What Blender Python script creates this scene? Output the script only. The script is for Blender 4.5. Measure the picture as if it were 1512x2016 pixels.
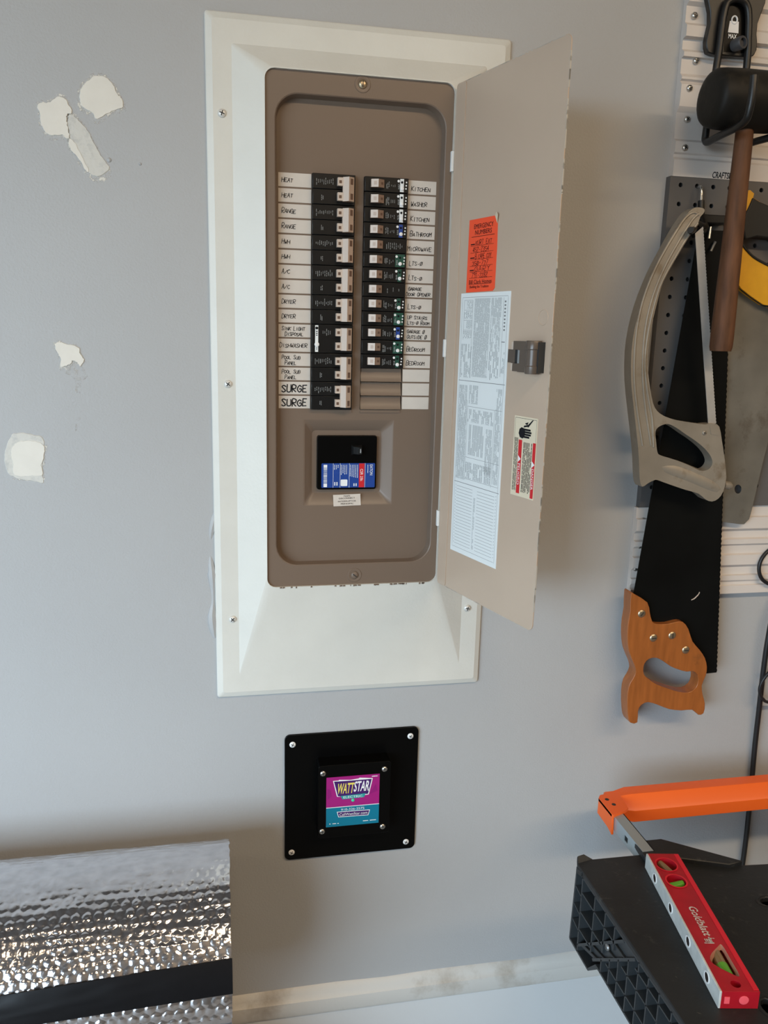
import bpy, bmesh, math, random
from mathutils import Vector, Matrix
from mathutils.geometry import tessellate_polygon

for o in list(bpy.data.objects):
    bpy.data.objects.remove(o, do_unlink=True)
sc = bpy.context.scene
COL = sc.collection
PI = math.pi
RND = random.Random(7)

# ------------------------------------------------------------------ camera
# world frame: x right along the panel wall, y into the wall (wall face at y=0), z up, z=0 at the panel cover's lower edge, floor at -0.97
FPX = 1620.0
CAM = Vector((0.0113, -1.1284, 0.5193))
YAW, PIT, ROL = 0.1987, -0.2142, 0.0257
_f = Vector((math.sin(YAW)*math.cos(PIT), math.cos(YAW)*math.cos(PIT), math.sin(PIT)))
_r = Vector((math.cos(YAW), -math.sin(YAW), 0))
_u = _r.cross(_f)
CR = _r*math.cos(ROL) + _u*math.sin(ROL)
CU = -_r*math.sin(ROL) + _u*math.cos(ROL)
cd = bpy.data.cameras.new('camera')
cam = bpy.data.objects.new('camera', cd)
COL.objects.link(cam)
cd.sensor_fit = 'HORIZONTAL'
cd.sensor_width = 36.0
cd.lens = 36.0*FPX/1512.0
cd.clip_start = 0.02
M3 = Matrix((CR, CU, -_f)).transposed()
cam.matrix_world = Matrix.Translation(CAM) @ M3.to_4x4()
sc.camera = cam

# ------------------------------------------------------------------ sky, lamps, exposure
FLOOR, CEIL = -0.97, 1.75
RX0, RX1, RY0 = -6.6, 3.2, -2.6           # left, right and front walls of the garage
GX0, GX1, GZ1 = -5.2, -1.00, 1.20          # open garage door in the front wall
w = bpy.data.worlds.new('sky')
sc.world = w
w.use_nodes = True
bg = w.node_tree.nodes['Background']
bg.inputs[0].default_value = (0.66, 0.84, 1.0, 1)
bg.inputs[1].default_value = 16.8
pl = bpy.data.lights.new('door_opening_portal', 'AREA')
pl.shape = 'RECTANGLE'
pl.size, pl.size_y = GX1-GX0, GZ1-FLOOR
pl.cycles.is_portal = True
po = bpy.data.objects.new('door_opening_portal', pl)
COL.objects.link(po)
po.location = ((GX0+GX1)/2, RY0-0.02, (FLOOR+GZ1)/2)
po.rotation_euler = (PI/2, 0, PI)
po.rotation_euler = Vector((0, 1, 0)).to_track_quat('-Z', 'Z').to_euler()
for lx, ly, le in ((-1.60, -1.50, 9), (0.55, -1.80, 32), (1.75, -1.80, 28)):      # first is an added fill warming the left wall; others are warm ceiling lamps
    ll = bpy.data.lights.new('ceiling_and_fill_lamp', 'AREA')
    ll.shape = 'RECTANGLE'
    ll.size, ll.size_y = 1.2, 0.16
    ll.energy = le
    ll.color = (1.0, 0.76, 0.50)
    lo = bpy.data.objects.new('ceiling_and_fill_lamp', ll)
    COL.objects.link(lo)
    lo.location = (lx, ly, CEIL-0.03)
sc.view_settings.view_transform = 'Standard'
sc.view_settings.look = 'None'
sc.view_settings.gamma = 1
sc.view_settings.use_curve_mapping = False
sc.view_settings.exposure = -0.24
sc.cycles.use_denoising = True
sc.cycles.max_bounces = 10
sc.cycles.diffuse_bounces = 6

# ------------------------------------------------------------------ rays from a picture point onto a real plane
def ray(px, py):
    return _f + CR*((px-756)/FPX) - CU*((py-1008)/FPX)
def W(px, py, y=0.0):
    d = ray(px, py)
    p = CAM + d*((y-CAM.y)/d.y)
    return p
def H(px, py, z):
    d = ray(px, py)
    return CAM + d*((z-CAM.z)/d.z)

# ------------------------------------------------------------------ materials
MATS = {}
def mat(name, col, rough=0.5, metal=0.0, spec=0.5, bump=None, vary=None, coat=0.0, trans=0.0, stain=None, alpha=None):
    """bump=(scale,strength,dist); vary=(scale,amount) lightness noise; stain=(scale,lo,hi,colour)"""
    m = bpy.data.materials.new(name)
    m.use_nodes = True
    nt = m.node_tree
    b = nt.nodes['Principled BSDF']
    b.inputs['Base Color'].default_value = (*col, 1)
    b.inputs['Roughness'].default_value = rough
    b.inputs['Metallic'].default_value = metal
    b.inputs['Specular IOR Level'].default_value = spec
    if coat:
        b.inputs['Coat Weight'].default_value = coat
        b.inputs['Coat Roughness'].default_value = 0.12
    if trans:
        b.inputs['Transmission Weight'].default_value = trans
    tc = nt.nodes.new('ShaderNodeTexCoord')
    src = None
    if vary:
        n = nt.nodes.new('ShaderNodeTexNoise')
        n.inputs['Scale'].default_value = vary[0]
        n.inputs['Detail'].default_value = 6
        nt.links.new(tc.outputs['Object'], n.inputs['Vector'])
        if len(vary) > 2:
            mp = nt.nodes.new('ShaderNodeMapping')
            mp.inputs['Scale'].default_value = vary[2]
            nt.links.new(tc.outputs['Object'], mp.inputs['Vector'])
            nt.links.new(mp.outputs[0], n.inputs['Vector'])
        cr = nt.nodes.new('ShaderNodeValToRGB')
        a = vary[1]
        cr.color_ramp.elements[0].position = 0.3
        cr.color_ramp.elements[1].position = 0.7
        cr.color_ramp.elements[0].color = (*[c*(1-a) for c in col], 1)
        cr.color_ramp.elements[1].color = (*[min(1, c*(1+a)) for c in col], 1)
        nt.links.new(n.outputs['Fac'], cr.inputs['Fac'])
        src = cr.outputs['Color']
    if stain:
        n = nt.nodes.new('ShaderNodeTexNoise')
        n.inputs['Scale'].default_value = stain[0]
        n.inputs['Detail'].default_value = 8
        n.inputs['Roughness'].default_value = 0.65
        nt.links.new(tc.outputs['Object'], n.inputs['Vector'])
        cr = nt.nodes.new('ShaderNodeValToRGB')
        cr.color_ramp.elements[0].position = stain[1]
        cr.color_ramp.elements[1].position = stain[2]
        cr.color_ramp.elements[0].color = (0, 0, 0, 1)
        cr.color_ramp.elements[1].color = (1, 1, 1, 1)
        nt.links.new(n.outputs['Fac'], cr.inputs['Fac'])
        mx = nt.nodes.new('ShaderNodeMixRGB')
        mx.inputs[1].default_value = (*col, 1)
        mx.inputs[2].default_value = (*stain[3], 1)
        if src:
            nt.links.new(src, mx.inputs[1])
        nt.links.new(cr.outputs['Color'], mx.inputs[0])
        src = mx.outputs[0]
    if src:
        nt.links.new(src, b.inputs['Base Color'])
    if bump:
        n = nt.nodes.new('ShaderNodeTexNoise')
        n.inputs['Scale'].default_value = bump[0]
        n.inputs['Detail'].default_value = 3
        nt.links.new(tc.outputs['Object'], n.inputs['Vector'])
        bp = nt.nodes.new('ShaderNodeBump')
        bp.inputs['Strength'].default_value = bump[1]
        bp.inputs['Distance'].default_value = bump[2]
        nt.links.new(n.outputs['Fac'], bp.inputs['Height'])
        nt.links.new(bp.outputs['Normal'], b.inputs['Normal'])
    if alpha:                                   # broken, see-through coverage
        n = nt.nodes.new('ShaderNodeTexNoise')
        n.inputs['Scale'].default_value = alpha[0]
        n.inputs['Detail'].default_value = 6
        n.inputs['Roughness'].default_value = 0.7
        nt.links.new(tc.outputs['Object'], n.inputs['Vector'])
        cr = nt.nodes.new('ShaderNodeValToRGB')
        cr.color_ramp.elements[0].position = alpha[1]
        cr.color_ramp.elements[1].position = alpha[2]
        cr.color_ramp.elements[0].color = (0, 0, 0, 1)
        cr.color_ramp.elements[1].color = (1, 1, 1, 1)
        nt.links.new(n.outputs['Fac'], cr.inputs['Fac'])
        nt.links.new(cr.outputs['Color'], b.inputs['Alpha'])
    MATS[name] = m
    return m

wall_m = mat('grey_wall_paint', (0.395, 0.398, 0.400), 0.5, spec=0.35, bump=(330, 0.35, 0.0012), vary=(3.5, 0.025))
stem_m = mat('white_wall_paint', (0.61, 0.62, 0.62), 0.45, spec=0.35, bump=(120, 0.2, 0.001), vary=(4, 0.03))
trim_m = mat('trim_paint', (0.60, 0.58, 0.54), 0.5, bump=(60, 0.3, 0.002), stain=(9, 0.52, 0.72, (0.36, 0.31, 0.25)))
other_wall_m = mat('garage_wall_paint', (0.20, 0.19, 0.18), 0.7, bump=(200, 0.2, 0.001))
floor_m = mat('concrete_floor', (0.24, 0.235, 0.225), 0.75, bump=(40, 0.3, 0.003), vary=(2.5, 0.12))
ceil_m = mat('ceiling_paint', (0.12, 0.105, 0.10), 0.8, bump=(90, 0.3, 0.002))
drive_m = mat('driveway_concrete', (0.12, 0.11, 0.092), 0.85, vary=(1.2, 0.1))
hood_m = mat('white_panel_paint', (0.62, 0.61, 0.56), 0.42, spec=0.4, bump=(260, 0.25, 0.0009), vary=(14, 0.03))
brown_m = mat('brown_enamel', (0.165, 0.119, 0.088), 0.36, spec=0.33, bump=(500, 0.06, 0.0004))
door_m = mat('taupe_enamel', (0.48, 0.365, 0.275), 0.30, spec=0.5, bump=(420, 0.06, 0.0004), vary=(9, 0.03))
steel_m = mat('galvanised_steel', (0.30, 0.30, 0.30), 0.45, 0.8)
screw_m = mat('screw_metal', (0.62, 0.60, 0.56), 0.28, 0.9)
pscrew_m = mat('painted_screw', (0.66, 0.64, 0.60), 0.35, 0.2)
brass_m = mat('aged_brass', (0.45, 0.36, 0.24), 0.35, 0.85)
slot_m = mat('screw_recess', (0.02, 0.02, 0.02), 0.7)
black_m = mat('black_breaker_plastic', (0.006, 0.006, 0.006), 0.35, spec=0.32, bump=(700, 0.1, 0.0003))
jet_m = mat('black_gloss_plastic', (0.002, 0.002, 0.002), 0.3, spec=0.10)
tan_m = mat('tan_handle_plastic', (0.42, 0.31, 0.235), 0.4)
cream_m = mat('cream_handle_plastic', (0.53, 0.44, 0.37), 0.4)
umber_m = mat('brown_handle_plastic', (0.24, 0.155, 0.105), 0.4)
window_m = mat('handle_window', (0.12, 0.065, 0.04), 0.5)
print_m = mat('grey_print', (0.23, 0.24, 0.24), 0.6)
white_m = mat('white_plastic', (0.75, 0.75, 0.74), 0.4)
green_m = mat('green_label', (0.008, 0.065, 0.042), 0.4)
blue_m = mat('blue_label', (0.010, 0.050, 0.26), 0.4)
red_m = mat('red_label', (0.55, 0.012, 0.018), 0.45)
paper_m = mat('off_white_paper', (0.56, 0.51, 0.455), 0.7, vary=(60, 0.03))
chart_m = mat('white_paper', (0.72, 0.74, 0.73), 0.6)
ink_m = mat('black_ink', (0.012, 0.012, 0.014), 0.8, spec=0.1)
greyink_m = mat('grey_ink', (0.20, 0.20, 0.20), 0.7)
orange_paper_m = mat('orange_red_paper', (0.88, 0.085, 0.028), 0.5)
cream_paper_m = mat('cream_paper', (0.66, 0.57, 0.42), 0.6)
latch_m = mat('brown_latch_plastic', (0.095, 0.072, 0.056), 0.3, spec=0.5)
chip_m = mat('white_paint_chip', (0.72, 0.72, 0.70), 0.5)
putty_m = mat('spackling_putty', (0.68, 0.65, 0.585), 0.65, bump=(90, 0.35, 0.001), vary=(40, 0.03))
thin_putty_m = mat('thin_spackling', (0.57, 0.555, 0.51), 0.65, bump=(150, 0.5, 0.001), stain=(90, 0.5, 0.66, (0.47, 0.465, 0.44)))
smear_m = mat('sanded_smear', (0.56, 0.54, 0.50), 0.65, alpha=(75, 0.47, 0.72))
skirt_m = mat('feathered_filler', (0.62, 0.60, 0.545), 0.65, alpha=(130, 0.50, 0.60))
magenta_m = mat('magenta_print', (0.33, 0.010, 0.17), 0.35)
purple_m = mat('purple_print', (0.05, 0.010, 0.12), 0.35)
teal_m = mat('teal_print', (0.0, 0.17, 0.27), 0.35)
teal_ink_m = mat('sea_green_print', (0.02, 0.30, 0.30), 0.4)
yellow_ink_m = mat('yellow_print', (0.75, 0.62, 0.12), 0.4)
white_ink_m = mat('white_print', (0.78, 0.78, 0.78), 0.5)
led_m = mat('green_lamp_lens', (0.05, 0.65, 0.35), 0.3)
foil_m = mat('bubble_foil', (0.66, 0.65, 0.67), 0.15, 0.96, bump=(330, 0.18, 0.0008), vary=(60, .12))
foil_end_m = mat('foil_edge', (0.55, 0.56, 0.58), 0.4, 0.5)
tape_m = mat('black_tape', (0.006, 0.006, 0.007), 0.22, spec=0.3, bump=(60, 0.1, 0.001))
slat_m = mat('white_slatwall_plastic', (0.62, 0.57, 0.53), 0.5, vary=(12, 0.04))
peg_m = mat('dark_grey_pegboard', (0.105, 0.100, 0.098), 0.5, bump=(300, 0.1, 0.0005), vary=(8, 0.06))
hook_m = mat('black_hook_plastic', (0.008, 0.008, 0.008), 0.4)
grey_knob_m = mat('dark_grey_plastic', (0.06, 0.06, 0.065), 0.45)
rubber_m = mat('black_rubber', (0.010, 0.009, 0.0075), 0.55, spec=0.22, bump=(35, 0.3, 0.002), stain=(14, 0.55, 0.75, (0.04, 0.033, 0.022)))
handle_wood_m = mat('dark_worn_wood', (0.105, 0.046, 0.022), 0.65, spec=0.25, bump=(90, 0.2, 0.001), vary=(16, 0.4, (6, 6, 1)))
saw_wood_m = mat('orange_varnished_wood', (0.315, 0.098, 0.022), 0.36, coat=0.2, bump=(60, 0.1, 0.0005), vary=(20, 0.16, (7, 7, 1)), stain=(26, 0.62, 0.78, (0.16, 0.06, 0.02)))
alu_m = mat('aged_cast_aluminium', (0.30, 0.265, 0.215), 0.48, 0.35, bump=(120, 0.2, 0.0006), vary=(18, 0.14), stain=(22, 0.58, 0.78, (0.17, 0.12, 0.07)))
blade_m = mat('pale_saw_blade', (0.55, 0.53, 0.50), 0.4, 0.5, vary=(40, 0.1))
black_blade_m = mat('black_coated_blade', (0.004, 0.0045, 0.0045), 0.42, spec=0.16, vary=(10, 0.3))
grey_blade_m = mat('tarnished_steel_blade', (0.175, 0.163, 0.138), 0.5, 0.35, bump=(150, 0.15, 0.0004), vary=(14, 0.25), stain=(18, 0.55, 0.75, (0.085, 0.062, 0.042)))
yellow_m = mat('yellow_handle_plastic', (0.72, 0.36, 0.018), 0.4, vary=(30, 0.1), stain=(40, 0.62, 0.8, (0.28, 0.14, 0.02)))
grip_m = mat('black_grip_rubber', (0.010, 0.010, 0.010), 0.6)
cable_m = mat('black_cable', (0.010, 0.010, 0.011), 0.45)
orange_m = mat('orange_plastic', (0.85, 0.125, 0.012), 0.38, bump=(200, 0.08, 0.0004))
zinc_m = mat('zinc_plated_steel', (0.42, 0.50, 0.54), 0.35, 0.6)
table_m = mat('black_table_plastic', (0.0118, 0.0130, 0.0145), 0.5, spec=0.4, bump=(260, 0.3, 0.0007), vary=(9, 0.3), stain=(70, 0.60, 0.78, (0.055, 0.053, 0.049)))
rib_m = mat('grey_rib_plastic', (0.030, 0.034, 0.037), 0.5)
level_red_m = mat('red_level_plastic', (0.36, 0.006, 0.016), 0.35, spec=0.5, vary=(40, 0.12), stain=(80, 0.66, 0.8, (0.5, 0.06, 0.07)))
level_red2_m = mat('bright_red_level_edge', (0.60, 0.012, 0.028), 0.4)
pink_m = mat('worn_pink_plastic', (0.80, 0.10, 0.13), 0.4)
level_white_m = mat('brushed_aluminium_face', (0.60, 0.62, 0.60), 0.5, 0.25, vary=(60, 0.14))
magnet_m = mat('magnet_steel', (0.12, 0.095, 0.08), 0.4, 0.7)
vial_m = mat('green_vial_liquid', (0.10, 0.33, 0.03), 0.2)
vial_clear_m = mat('clear_vial_plastic', (0.20, 0.13, 0.06), 0.15, coat=0.5)
vial_rim_m = mat('dull_vial_rim', (0.36, 0.16, 0.11), 0.4)
card_m = mat('brown_cardboard', (0.30, 0.20, 0.12), 0.8)
wire_m = mat('bright_peg_steel', (0.6, 0.6, 0.58), 0.25, 0.9)

# ------------------------------------------------------------------ mesh builder
def V(*a):
    return Vector(a)
_tc = {}
def text_mesh(s, bold=False):
    """2D outline faces of a word in the built-in font, bounding box scaled to 0..1 x 0..1, with its aspect"""
    if s in _tc:
        return _tc[s]
    cu = bpy.data.curves.new('lettering_curve', 'FONT')
    cu.body = s
    cu.size = 1
    cu.resolution_u = 3
    if bold:
        cu.offset = 0.020
    ob = bpy.data.objects.new('lettering_curve', cu)
    COL.objects.link(ob)
    dg = bpy.context.evaluated_depsgraph_get()
    me = bpy.data.meshes.new_from_object(ob.evaluated_get(dg))
    vs = [(v.co.x, v.co.y) for v in me.vertices]
    fs = [tuple(p.vertices) for p in me.polygons]
    bpy.data.objects.remove(ob, do_unlink=True)
    bpy.data.curves.remove(cu)
    bpy.data.meshes.remove(me)
    x0 = min(v[0] for v in vs); x1 = max(v[0] for v in vs)
    y0 = min(v[1] for v in vs); y1 = max(v[1] for v in vs)
    vs = [((x-x0)/(x1-x0), (y-y0)/(y1-y0)) for x, y in vs]
    _tc[s] = (vs, fs, (x1-x0)/(y1-y0))
    return _tc[s]

STK = {'A': "00 26 40|12 32", 'B': "00 06 36 45 33 03|33 42 30 00", 'C': "45 26 04 02 20 41", 'D': "00 06 26 44 42 20 00",
       'E': "46 06 00 40|03 33", 'F': "00 06 46|03 33", 'G': "45 26 04 02 20 41 43 23", 'H': "00 06|40 46|03 43", 'I': "20 26",
       'K': "00 06|46 03 40", 'L': "06 00 40", 'M': "00 06 23 46 40", 'N': "00 06 40 46", 'O': "20 02 04 26 44 42 20",
       'P': "00 06 36 45 33 03", 'R': "00 06 36 45 33 03 40", 'S': "45 26 05 23 41 20 01", 'T': "20 26|06 46", 'U': "06 01 20 41 46",
       'V': "06 20 46", 'W': "06 10 23 30 46", 'X': "00 46|06 40", 'Y': "23 20|06 23 46", '/': "00 46", '-': "13 33",
       '0': "20 02 04 26 44 42 20|00 46", ' ': "", 'O_': "", '1': "05 26 20", '2': "05 26 45 00 40", '3': "05 26 44 23 42 20 01", '4': "36 02 42|30 36", '5': "46 06 04 43 41 20 01", '7': "06 46 10", '8': "23 05 26 45 23 01 20 41 23", '9': "43 24 05 26 45 40", '.': "10 11"}

class MB:
    def __init__(s):
        s.v, s.f, s.m, s.sm = [], [], [], []
    def add(s, vs, fs, m=0):
        n = len(s.v)
        s.v.extend([tuple(v) for v in vs])
        for f in fs:
            s.f.append(tuple(n+i for i in f))
            s.m.append(m)
        return s
    def box(s, x0, x1, y0, y1, z0, z1, m=0):
        vs = [(x, y, z) for x in (x0, x1) for y in (y0, y1) for z in (z0, z1)]
        return s.add(vs, [(0, 1, 3, 2), (4, 6, 7, 5), (0, 4, 5, 1), (2, 3, 7, 6), (0, 2, 6, 4), (1, 5, 7, 3)], m)
    def obox(s, c, a, b, d, m=0):
        """oriented box: corner c and three edge vectors"""
        c, a, b, d = map(Vector, (c, a, b, d))
        vs = [c+a*i+b*j+d*k for i in (0, 1) for j in (0, 1) for k in (0, 1)]
        return s.add(vs, [(0, 1, 3, 2), (4, 6, 7, 5), (0, 4, 5, 1), (2, 3, 7, 6), (0, 2, 6, 4), (1, 5, 7, 3)], m)
    def prism(s, poly, vec, m=0, holes=(), back=True):
        """solid from a planar outline (with holes) pushed along vec"""
        vec = Vector(vec)
        loops = [[Vector(p) for p in poly]] + [[Vector(p) for p in h] for h in holes]
        flat = [p for l in loops for p in l]
        tris = tessellate_polygon(loops)
        n = len(flat)
        fs = [tuple(t) for t in tris]
        if back:
            fs += [tuple(i+n for i in reversed(t)) for t in tris]
        st = 0
        for l in loops:
            k = len(l)
            for i in range(k):
                a, b = st+i, st+(i+1) % k
                fs.append((a, b, b+n, a+n))
            st += k
        return s.add(flat+[p+vec for p in flat], fs, m)
    def sheet(s, poly, m=0):
        poly = [Vector(p) for p in poly]
        return s.add(poly, [tuple(t) for t in tessellate_polygon([poly])], m)
    def rings(s, rs, m=0, closed=True, cap0=False, cap1=False):
        n = len(rs[0])
        vs = [p for r in rs for p in r]
        fs = []
        for k in range(len(rs)-1):
            for i in range(n if closed else n-1):
                a, b = k*n+i, k*n+(i+1) % n
                fs.append((a, b, b+n, a+n))
        if cap0:
            fs.append(tuple(range(n-1, -1, -1)))
        if cap1:
            fs.append(tuple((len(rs)-1)*n+i for i in range(n)))
        return s.add(vs, fs, m)
    def tube(s, pts, r, seg=10, m=0, caps=True, sx=1.0):
        pts = [Vector(p) for p in pts]
        if not isinstance(r, (list, tuple)):
            r = [r]*len(pts)
        rs = []
        t0 = (pts[1]-pts[0]).normalized()
        n = t0.orthogonal().normalized()
        for i, p in enumerate(pts):
            t = (pts[min(i+1, len(pts)-1)]-pts[max(i-1, 0)]).normalized()
            n = (n - t*n.dot(t))
            n = n.normalized() if n.length > 1e-6 else t.orthogonal().normalized()
            b = t.cross(n)
            rs.append([p+(n*math.cos(2*PI*k/seg)+b*math.sin(2*PI*k/seg)*sx)*r[i] for k in range(seg)])
        return s.rings(rs, m, True, caps, caps)
    def lathe(s, c, axis, prof, seg=16, m=0, caps=True):
        """prof: (radius, distance along axis)"""
        c = Vector(c); ax = Vector(axis).normalized()
        n = ax.orthogonal().normalized(); b = ax.cross(n)
        rs = [[c+ax*h+(n*math.cos(2*PI*k/seg)+b*math.sin(2*PI*k/seg))*max(r, 1e-5) for k in range(seg)] for r, h in prof]
        return s.rings(rs, m, True, caps, caps)
    def text(s, t, c, ex, ey, w=None, h=None, m=0, lift=0.0003, shear=0.0, bold=False):
        """lettering whose box is centred on c, running along ex, up along ey"""
        c, ex, ey = Vector(c), Vector(ex).normalized(), Vector(ey).normalized()
        n = ex.cross(ey)
        vs, fs, asp = text_mesh(t, bold)
        if w is None: w = h*asp
        if h is None: h = w/asp
        return s.add([c+ex*((x-.5)*w+shear*(y-.5)*h)+ey*((y-.5)*h)+n*lift for x, y in vs], fs, m)
    def ribbon(s, pts, wd, n, m=0):
        n = Vector(n)
        for a, b in zip(pts[:-1], pts[1:]):
            a, b = Vector(a), Vector(b)
            d = (b-a)
            if d.length < 1e-7: continue
            d.normalize()
            q = d.cross(n).normalized()*wd*.5
            e = d*wd*.35
            s.lv = getattr(s, 'lv', 0)+1
            k = n*(s.lv*2e-7)
            s.add([a-e+q+k, a-e-q+k, b+e-q+k, b+e+q+k], [(0, 1, 2, 3)], m)
        return s
    def scrawl(s, t, o, ex, ey, h, wd, m=0, lift=0.0004, jit=0.12, w=None, rnd=RND, bold=False):
        """hand lettering made of pen strokes; o = lower left corner"""
        o, ex, ey = Vector(o), Vector(ex).normalized(), Vector(ey).normalized()
        n = ex.cross(ey)
        adv = h*0.82
        if w: adv = w/len(t)
        for i, ch in enumerate(t):
            dy = rnd.uniform(-jit, jit)*h*.5
            hh = h*rnd.uniform(1-jit, 1+jit)*(1.0 if bold or i == 0 or t[i-1] == ' ' else .78)
            for st in STK.get(ch, "").split('|'):
                pts = []
                for q in st.split():
                    x = int(q[0])/4+rnd.uniform(-jit, jit)*.35
                    y = int(q[1])/6+rnd.uniform(-jit, jit)*.3
                    pts.append(o+ex*(i*adv+x*adv*(.70 if bold else .78)+(.06 if bold else .12)*y*hh)+ey*(y*hh+dy)+n*lift)
                if len(pts) > 3 and ch in 'SCGOUDBPR0235689':
                    pts = smooth_path(pts, 3)
                if len(pts) > 1:
                    s.ribbon(pts, wd, n, m)
        return s
    def build(s, name, mats, parent=None, smooth=False, bevel=0.0, loc=None, ang=38, seg=2):
        """link as one mesh object; vertices are given in world space"""
        if not isinstance(mats, (list, tuple)):
            mats = [mats]
        o0 = Vector(loc) if loc is not None else (ROOT[parent.name] if parent else Vector((0, 0, 0)))
        me = bpy.data.meshes.new(name)
        me.from_pydata([tuple(Vector(v)-o0) for v in s.v], [], s.f)
        for mm in mats:
            me.materials.append(mm)
        if len(mats) > 1:
            me.polygons.foreach_set('material_index', s.m)
        bm = bmesh.new(); bm.from_mesh(me)
        bmesh.ops.recalc_face_normals(bm, faces=bm.faces)
        bm.to_mesh(me); bm.free()
        if smooth or bevel:
            me.polygons.foreach_set('use_smooth', [True]*len(me.polygons))
            me.set_sharp_from_angle(angle=math.radians(ang))
        me.update()
        o = bpy.data.objects.new(name, me)
        COL.objects.link(o)
        ROOT[o.name] = o0
        if parent:
            o.parent = parent
        else:
            o.location = o0
        if bevel:
            b = o.modifiers.new('bevel', 'BEVEL')
            b.width = bevel; b.segments = seg; b.limit_method = 'ANGLE'; b.angle_limit = math.radians(40)
            b.harden_normals = False
        return o
ROOT = {}
def thing(name, loc, label, cat, group=None):
    o = bpy.data.objects.new(name, None)
    COL.objects.link(o)
    o.location = loc
    o.empty_display_size = 0.05
    ROOT[o.name] = Vector(loc)
    o['label'] = label; o['category'] = cat
    if group: o['group'] = group
    return o
def struct(o):
    o['kind'] = 'structure'
    return o
def rrect(x0, x1, z0, z1, r, y, n=6):
    """rounded rectangle loop in the plane y"""
    out = []
    for cx, cz, a0 in ((x1-r, z1-r, 0), (x0+r, z1-r, 90), (x0+r, z0+r, 180), (x1-r, z0+r, 270)):
        for k in range(n+1):
            a = math.radians(a0+90*k/n)
            out.append(V(cx+r*math.cos(a), y, cz+r*math.sin(a)))
    return out
def panel_with_holes(mb, x0, x1, z0, z1, y, holes, m=0):
    xs = sorted({x0, x1, *[h[0] for h in holes], *[h[1] for h in holes]})
    zs = sorted({z0, z1, *[h[2] for h in holes], *[h[3] for h in holes]})
    for i in range(len(xs)-1):
        for j in range(len(zs)-1):
            cx, cz = (xs[i]+xs[i+1])/2, (zs[j]+zs[j+1])/2
            if any(h[0] < cx < h[1] and h[2] < cz < h[3] for h in holes): continue
            mb.add([(xs[i], y, zs[j]), (xs[i+1], y, zs[j]), (xs[i+1], y, zs[j+1]), (xs[i], y, zs[j+1])], [(0, 1, 2, 3)], m)
def smooth_path(pts, k=6):
    pts = [Vector(p) for p in pts]
    out = []
    for i in range(len(pts)-1):
        p0 = pts[max(i-1, 0)]; p1 = pts[i]; p2 = pts[i+1]; p3 = pts[min(i+2, len(pts)-1)]
        for j in range(k):
            t = j/k
            out.append(0.5*((2*p1)+(p2-p0)*t+(2*p0-5*p1+4*p2-p3)*t*t+(3*p1-p0-3*p2+p3)*t**3))
    out.append(pts[-1])
    return out
def closed_smooth(pts, k=3):
    pts = [Vector(p) for p in pts]
    n = len(pts); out = []
    for i in range(n):
        p0, p1, p2, p3 = pts[i-1], pts[i], pts[(i+1) % n], pts[(i+2) % n]
        for j in range(k):
            t = j/k
            out.append(0.5*((2*p1)+(p2-p0)*t+(2*p0-5*p1+4*p2-p3)*t*t+(3*p1-p0-3*p2+p3)*t**3))
    return out
def pan_screw(mb, c, n, r, h=None, m=0, ms=1, cross=True, rot=0.5):
    """domed screw head with a cross recess, facing n"""
    c, n = Vector(c), Vector(n).normalized()
    h = h or r*0.55
    mb.lathe(c, n, [(r, 0), (r, h*.25), (r*.86, h*.65), (r*.55, h*.95), (r*.2, h)], 14, m)
    a = n.orthogonal().normalized(); b = n.cross(a)
    u = a*math.cos(rot)+b*math.sin(rot); v = n.cross(u)
    for d, e in ((u, v), (v, u)) if cross else ((u, v),):
        mb.obox(c+n*(h*.80)-d*r*.6-e*r*.11, d*r*1.2, e*r*.22, n*(h*.26), ms)

# ================================================================== THE SETTING
PO = (0.045, 0.345, 0.135, 0.862)      # cut-out in the wall behind the panel cover
b = MB()
panel_with_holes(b, RX0, RX1, -0.53, CEIL, 0.0, [PO])
for (p, q) in (((PO[0], PO[2]), (PO[0], PO[3])), ((PO[0], PO[3]), (PO[1], PO[3])), ((PO[1], PO[3]), (PO[1], PO[2])), ((PO[1], PO[2]), (PO[0], PO[2]))):
    b.add([(p[0], 0, p[1]), (q[0], 0, q[1]), (q[0], .11, q[1]), (p[0], .11, p[1])], [(0, 1, 2, 3)])
b.add([(RX0, .11, -.53), (RX1, .11, -.53), (RX1, .11, CEIL), (RX0, .11, CEIL)], [(0, 1, 2, 3)])
wall_back = struct(b.build('wall_back', wall_m))
b = MB(); b.box(RX0, RX1, -0.006, 0.11, FLOOR, -0.545)
struct(b.build('wall_lower', stem_m))
b = MB()
prof = [(0, -0.509), (-0.003, -0.511), (-0.007, -0.519), (-0.009, -0.524), (-0.0125, -0.527), (-0.0125, -0.549), (-0.009, -0.556), (0.0, -0.556)]
segs = 120
rs = []
for k in range(segs+1):
    x = RX0+(RX1-RX0)*k/segs
    rs.append([V(x, y+.0012*math.sin(k*1.7)*(i in (2, 3)), z+.0015*math.sin(k*2.3+i)*(i < 3)) for i, (y, z) in enumerate(prof)])
b.rings(rs, 0, True, True, True)
struct(b.build('trim_1', trim_m, smooth=True))
b = MB(); b.box(RX0-.1, RX1+.1, RY0-.1, .11, FLOOR-.1, FLOOR); struct(b.build('floor', floor_m))
b = MB(); b.box(RX0-.1, RX1+.1, RY0-.1, .11, CEIL, CEIL+.1); struct(b.build('ceiling', ceil_m))
b = MB(); b.box(RX0-.1, RX0, RY0, 0, FLOOR, CEIL); struct(b.build('wall_left', other_wall_m))
b = MB(); b.box(RX1, RX1+.1, RY0, 0, FLOOR, CEIL); struct(b.build('wall_right', other_wall_m))
b = MB()
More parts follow.
